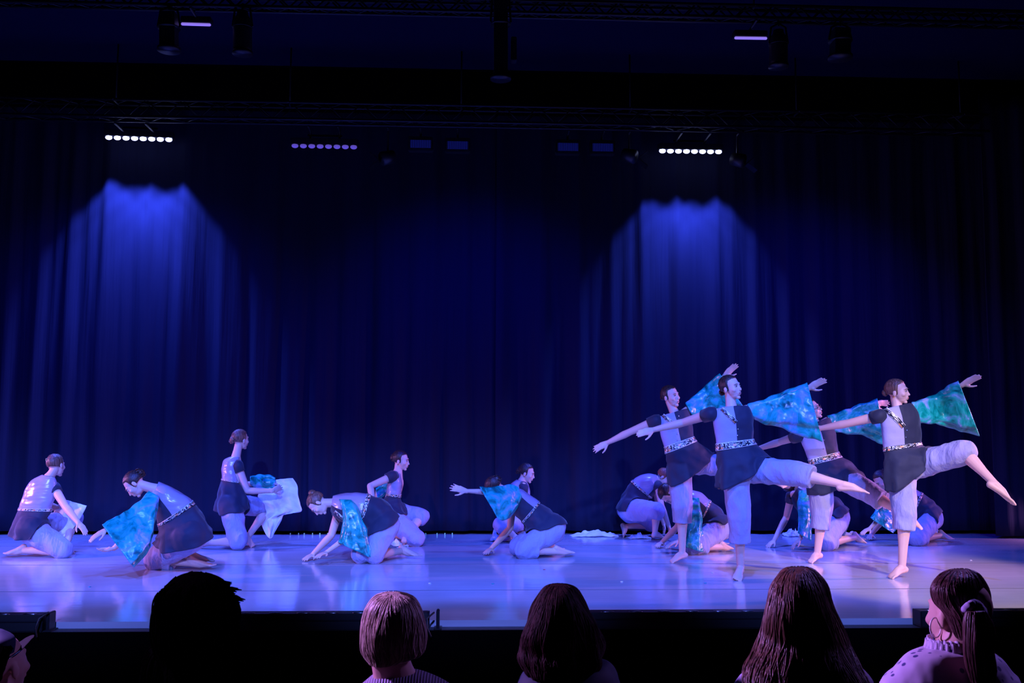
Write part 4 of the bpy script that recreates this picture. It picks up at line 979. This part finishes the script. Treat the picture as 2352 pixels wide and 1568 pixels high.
heap((1800, 1840), 11.9, 'small crumpled white cloth near the backdrop behind the folded dancer', 12.7, .10)

M['glow_tape'] = mat('glow_tape', (0.55, 0.9, 0.25), 0.5)
for x in (667, 686, 699, 718, 735, 753, 785, 962, 978, 1004, 1022, 1039):
    g = P(x, 1216, 12.02); mb = MB(); mb.box((g.x, 12.02, .014), (.012, .006, .028)); o = mb.build('floor_marker', M['glow_tape'], None, False)
    tag(o, 'tiny yellow-green marker standing at the foot of the backdrop curtain', 'marker', 'tiny markers along the curtain foot')
# ================================================================== audience
M['silver'] = mat('pale_silver', (0.85, 0.75, 0.8), 0.5, 0.6, 0.3)
M['jacket'] = mat('dark_jacket', (0.012, 0.018, 0.045), 0.7, 0.2)
M['sweater'] = mat('ribbed_sweater', (0.26, 0.22, 0.32), 0.8, 0.2); 
wv = nd(M['sweater'], 'ShaderNodeTexWave', Scale=42.0); wv.bands_direction = 'X'; tcx = nd(M['sweater'], 'ShaderNodeTexCoord'); bpx = nd(M['sweater'], 'ShaderNodeBump', Strength=.8, Distance=.004)
lk(M['sweater'], tcx.outputs['Object'], wv.inputs['Vector']); lk(M['sweater'], wv.outputs['Fac'], bpx.inputs['Height']); lk(M['sweater'], bpx.outputs[0], bsdf(M['sweater']).inputs['Normal'])
M['shirt'] = mat('plain_shirt', (0.42, 0.36, 0.55), 0.7, 0.3); bump(M['shirt'], 6, .5, .02)
m = M['blouse'] = mat('dotted_blouse', (0.6, 0.55, 0.7), 0.6, 0.3)
tcx = nd(m, 'ShaderNodeTexCoord'); vo = nd(m, 'ShaderNodeTexVoronoi', Scale=33.0, Randomness=.55); lk(m, tcx.outputs['Object'], vo.inputs['Vector'])
rb = ramp(m, vo.outputs['Distance'], [(.20, (.07, .07, .22)), (.26, (.62, .56, .72))]); lk(m, rb.outputs[0], bsdf(m).inputs['Base Color'])
nsx = nd(m, 'ShaderNodeTexNoise', Scale=8.0); bpx = nd(m, 'ShaderNodeBump', Strength=.9, Distance=.03); lk(m, tcx.outputs['Object'], nsx.inputs['Vector']); lk(m, nsx.outputs['Fac'], bpx.inputs['Height']); lk(m, bpx.outputs[0], bsdf(m).inputs['Normal'])
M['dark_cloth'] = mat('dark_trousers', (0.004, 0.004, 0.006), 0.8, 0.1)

def seated(label, head, Y, face, shoulder_y, neck_px, hairm, hair, shirtm, shirt, s=.90, up=(0, 0, 1), strands=160, hwob=.006, hfold=.02, hfn=17, seed=1.0, lean=0.0, hcap=(True, True), neck_r=.050):
    root = thing('person', label, 'person', (P(head[0], head[1], Y).x, Y, -.455))
    hc = P(head[0], head[1], Y); R = frame(face, up)
    nk = P(neck_px[0], neck_px[1], Y - .01); sw = .142
    sh = {k: Vector((nk.x + q * sw, nk.y, P(neck_px[0], shoulder_y, Y).z - .045)) for k, q in (('R', 1), ('L', -1))}
    pel = Vector((nk.x + lean, nk.y - .05, 0.10)); b = MB()
    b.tube([pel, pel.lerp(nk, .4), pel.lerp(nk, .75), nk], [.10, .095, .095, .052], 18); b.tube([sh['L'], nk - Vector((0, 0, .05)), sh['R']], [.045, .06, .045], 14)
    head_into(b, hc, R, s, nk, neck_r)
    tr = MB(); tr.ell(pel, (.16, .15, .12)); slv = []
    for k, q in (('R', 1), ('L', -1)):
        el = sh[k] + Vector((q * .015, .04, -.27)); wr = el + Vector((-q * .08, .21, -.03)); tp = wr + Vector((-q * .04, .15, -.05))
        arm_skin(b, sh[k], el, wr); hand_into(b, wr, tp, (0, 0, -1), q)
        hp = pel + Vector((q * .09, .02, -.02)); kn = hp + Vector((q * .05, .42, -.01)); an = Vector((kn.x, kn.y + .02, -.37)); toe = an + Vector((0, .17, -.062))
        leg_skin(b, hp, kn, an); foot_into(b, an, toe, an + Vector((0, 0, -.03)), side=-q)
        tr.tube([hp, hp.lerp(kn, .5), kn], [.10, .09, .075], 18); tr.ell(kn, .075); tr.tube([kn, an + Vector((0, 0, .03))], [.073, .06], 18, round_caps=False)
        slv.append((sh[k], el, el.lerp(wr, .85)))
    body = b.build('body', M['skin'], root); remesh(body, .006, 3, .5)
    to = tr.build('trousers', M['dark_cloth'], root); remesh(to, .012, 3, .5)
    last = shirt[-1]; ring0 = [tuple(r) for r in shirt]
    loft('top', ring0, Y - .01, [shirtm], root, 48, 6, None, fold=.012, foldn=11, wob=.008, seed=seed, power=.85)
    for a_, b_, c_ in slv:
        c = MB(); c.tube([a_, b_, c_], [.062, .052, .043], 18); o = c.build('sleeve', shirtm, root); wrinkle(o, .004, 12)
    hair = [tuple(q[:4]) + (q[4] * 1.13 + .004,) + tuple(q[5:]) for q in hair]
    ho = loft('hair', hair, Y - .012, [M[hairm]], root, 72, 8, None, fold=hfold, foldn=hfn, fold_from=0.0, wob=hwob, seed=seed, thick=0, cap=hcap, strands=strands)
    return root, hc, R, ho
def low(x0, x1, y0=1568):   # continue a traced garment below the frame
    c = (x0 + x1) / 2; h = (x1 - x0) / 2
    return [(c - h * 1.02, y0 + 80, c + h * 1.02, y0 + 80, .13), (c - h * .92, y0 + 220, c + h * .92, y0 + 220, .13), (c - h * .9, y0 + 420, c + h * .9, y0 + 420, .15)]

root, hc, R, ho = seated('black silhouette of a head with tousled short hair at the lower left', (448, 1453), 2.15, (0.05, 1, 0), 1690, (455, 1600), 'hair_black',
    [(432, 1318, 474, 1318, .03), (398, 1332, 508, 1330, .07), (368, 1358, 529, 1352, .09), (354, 1398, 540, 1392, .10), (351, 1440, 543, 1440, .10), (354, 1480, 542, 1484, .09), (366, 1520, 536, 1520, .07), (378, 1560, 530, 1560, .07, 0, 0, -.02), (390, 1600, 522, 1600, .05, 0, 0, -.02)],  # lowest rings draw black hair over the neck to stand for its shade
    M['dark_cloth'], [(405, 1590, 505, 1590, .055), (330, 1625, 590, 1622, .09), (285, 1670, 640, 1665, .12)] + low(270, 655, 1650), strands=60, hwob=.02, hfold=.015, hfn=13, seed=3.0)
mb = MB(); rnd = random.Random(5)
for i in range(130):
    th = rnd.uniform(0, 2 * math.pi); u = rnd.uniform(0, .75); r = math.sin(u * 1.6)
    base = hc + Vector((.085 * r * math.cos(th), .09 * r * math.sin(th), .035 + .075 * math.cos(u * 1.6)))
    dv = Vector((math.cos(th) * r + .5, math.sin(th) * r, .35)).normalized(); L = rnd.uniform(.008, .022)
    mb.tube([base, base + dv * L * .6, base + dv * L + Vector((.006, 0, -.004))], [.005, .003, .001], 6, round_caps=False)
mb.build('hair_tuft', M['hair_black'], ho)
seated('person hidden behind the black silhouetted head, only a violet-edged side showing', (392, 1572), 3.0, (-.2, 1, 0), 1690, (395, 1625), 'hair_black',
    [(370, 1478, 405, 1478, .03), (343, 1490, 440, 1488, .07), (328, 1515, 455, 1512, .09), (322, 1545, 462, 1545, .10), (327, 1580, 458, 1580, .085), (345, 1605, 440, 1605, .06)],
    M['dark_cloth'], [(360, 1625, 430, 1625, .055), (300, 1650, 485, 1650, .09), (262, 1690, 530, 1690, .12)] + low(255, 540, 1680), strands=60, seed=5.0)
seated('person with short blond hair and a ribbed sweater, left of centre', (902, 1460), 2.7, (.35, 1, -.05), 1635, (908, 1562), 'hair_blond',
    [(888, 1362, 918, 1362, .02), (862, 1372, 945, 1371, .06), (843, 1394, 961, 1392, .085), (831, 1425, 971, 1422, .095), (828, 1455, 974, 1452, .095), (831, 1483, 972, 1478, .085), (838, 1506, 966, 1497, .07, 0, 0, -.01), (850, 1524, 925, 1514, .05, 0, 0, -.03)],
    M['sweater'], [(862, 1548, 962, 1542, .06), (845, 1560, 990, 1552, .085), (812, 1584, 1030, 1572, .10), (785, 1620, 1060, 1605, .12)] + low(775, 1068, 1600), strands=320, hwob=.009, hfold=.02, hfn=15, seed=7.0, neck_r=.052)
seated('person with dark bushy hair and blue-edged jacket, lower centre', (1290, 1452), 2.5, (0, 1, 0), 1630, (1290, 1560), 'hair_mahogany',
    [(1262, 1343, 1304, 1343, .02), (1242, 1354, 1325, 1353, .06), (1224, 1385, 1346, 1383, .09), (1216, 1420, 1362, 1418, .10), (1210, 1450, 1373, 1448, .10), (1203, 1482, 1384, 1480, .09), (1199, 1508, 1386, 1508, .08, 0, 0, -.02), (1208, 1534, 1376, 1532, .06, 0, 0, -.04), (1225, 1556, 1355, 1554, .04, 0, 0, -.06)],
    M['jacket'], [(1245, 1528, 1340, 1528, .06), (1212, 1534, 1380, 1522, .085), (1196, 1548, 1404, 1530, .11), (1180, 1580, 1424, 1566, .13)] + low(1165, 1440, 1590), strands=500, hwob=.022, hfold=.02, hfn=19, seed=9.0)
seated('person with long straight brown hair over a pale shirt in front of the standing dancers', (1832, 1420), 2.4, (0, 1, 0), 1620, (1838, 1545), 'hair_brown',
    [(1808, 1304, 1852, 1304, .02), (1790, 1312, 1870, 1312, .05), (1771, 1342, 1896, 1342, .085), (1765, 1380, 1912, 1380, .10), (1757, 1420, 1930, 1420, .10), (1747, 1460, 1946, 1462, .095), (1727, 1500, 1958, 1500, .085, 0, 0, -.03), (1712, 1535, 1975, 1535, .075, 0, 0, -.06), (1706, 1580, 1998, 1580, .065, 0, 0, -.09), (1715, 1640, 1990, 1640, .05, 0, 0, -.11), (1735, 1700, 1960, 1700, .03, 0, 0, -.12)],
    M['shirt'], [(1780, 1508, 1890, 1508, .06), (1730, 1520, 1950, 1520, .085), (1704, 1545, 1985, 1545, .10), (1684, 1580, 2010, 1580, .11)] + low(1672, 2025, 1590), strands=520, hwob=.008, hfold=.018, hfn=21, seed=11.0)
root, hc, R, ho = seated('person with scrunchie ponytail, hoop earring and dotted blouse at the lower right', (2200, 1414), 2.65, (-.36, 1, 0), 1600, (2186, 1510), 'hair_chestnut',
    [(2184, 1308, 2226, 1308, .02), (2156, 1320, 2250, 1319, .06), (2140, 1345, 2265, 1344, .085), (2144, 1375, 2272, 1375, .088), (2168, 1403, 2274, 1408, .082, 0, 0, -.02), (2184, 1435, 2268, 1440, .065, 0, 0, -.03), (2196, 1462, 2250, 1468, .05, 0, 0, -.04)],
    M['blouse'], [(2155, 1483, 2206, 1486, .055), (2112, 1490, 2262, 1494, .085), (2080, 1502, 2300, 1512, .10), (2052, 1534, 2325, 1545, .12), (2022, 1568, 2345, 1575, .13)] + low(2010, 2350, 1590), strands=300, hwob=.006, hfold=.012, hfn=19, seed=13.0, neck_r=.054)
ponytail = loft('ponytail', [(2222, 1402, 2262, 1402, .02), (2215, 1430, 2276, 1432, .035), (2214, 1475, 2284, 1480, .04), (2222, 1530, 2286, 1530, .035), (2234, 1590, 2276, 1590, .02)], 2.53, [M['hair_chestnut']], root, 40, 6, None, fold=.04, foldn=9, wob=.01, seed=4.0, thick=0, cap=(True, True), strands=120)
mb = MB(); c = P(2236, 1402, 2.54)
for i in range(16):
    a = i * 2 * math.pi / 16; rr_ = .022
    p = c + Vector((rr_ * math.cos(a) * 1.1, rr_ * .5 * math.sin(a * 2), rr_ * math.sin(a) * .8)); mb.ell(p, (.011, .010, .012), None, 12, 8, fn=lambda d: 1 + .25 * noise.noise(d * 3 + Vector((i, 0, 0))))
so_ = mb.build('scrunchie', M['shirt'], root); remesh(so_, .003, 2, .5)
ec = P(2149, 1441, 2.63); mb = MB(); pts = [ec + Vector((.0185 * math.cos(t), .008 * math.cos(t), .0255 * math.sin(t))) for t in np.linspace(0, 2 * math.pi, 40)]
mb.tube(pts, .0021, 8, caps=False); mb.build('hoop_earring', M['silver'], root)
for r_, y_, n_ in ((.054, 1480, 26), (.050, 1474, 22)):
    c = P(2182, y_, 2.64); mb = MB()
    for k in range(2):
        for i in range(96):
            a = i * 2 * math.pi / 96; q = r_ + k * .008 + .006 * math.sin(a * n_) * (1 if k == 0 else .3); mb.v.append((c.x + q * math.cos(a), c.y + q * math.sin(a), c.z + (.010 if k == 0 else -.012) + .003 * math.sin(a * n_ + 1)))
    for i in range(96): j = (i + 1) % 96; mb.f.append((i, j, 96 + j, 96 + i)); mb.mi.append(0)
    o = mb.build('collar_ruffle', M['blouse'], root); sd = o.modifiers.new('t', 'SOLIDIFY'); sd.thickness = .002
root, hc, R, ho = seated('person in a dark peaked cap and glasses cut off by the lower left corner', (2, 1530), 3.6, (.45, 1, .15), 1690, (2, 1606), 'hair_black',
    [(-20, 1462, 10, 1462, .03), (-42, 1480, 32, 1478, .08), (-48, 1505, 22, 1500, .08, 0, 0, -.02), (-46, 1540, 10, 1535, .07, 0, 0, -.03), (-38, 1566, 4, 1560, .05, 0, 0, -.04)],
    M['dark_cloth'], [(-30, 1600, 32, 1600, .055), (-90, 1620, 95, 1620, .09), (-120, 1650, 125, 1650, .12)] + low(-125, 130, 1640), s=1.0, strands=40, seed=15.0)
cp = loft('cap', [(-18, 1446, 8, 1446, .03), (-44, 1462, 32, 1460, .085), (-50, 1485, 36, 1480, .10), (-50, 1498, 36, 1492, .10)], 3.6, [M['jacket']], root, 32, 6, None, wob=.003)
mb = MB(); a = P(32, 1492, 3.62); b_ = P(60, 1470, 3.66); mb.tube([a - (b_ - a) * .6, a, b_], [.06, .055, .03], 20, up=(0, .3, 1), asp=[.10, .09, .09]); mb.build('cap_peak', M['dark_cloth'], root)
mb = MB(); mb.tube([P(20, 1512, 3.52), P(46, 1494, 3.58), P(53, 1488, 3.64)], .0022, 6); mb.build('glasses', M['chrome'], root)
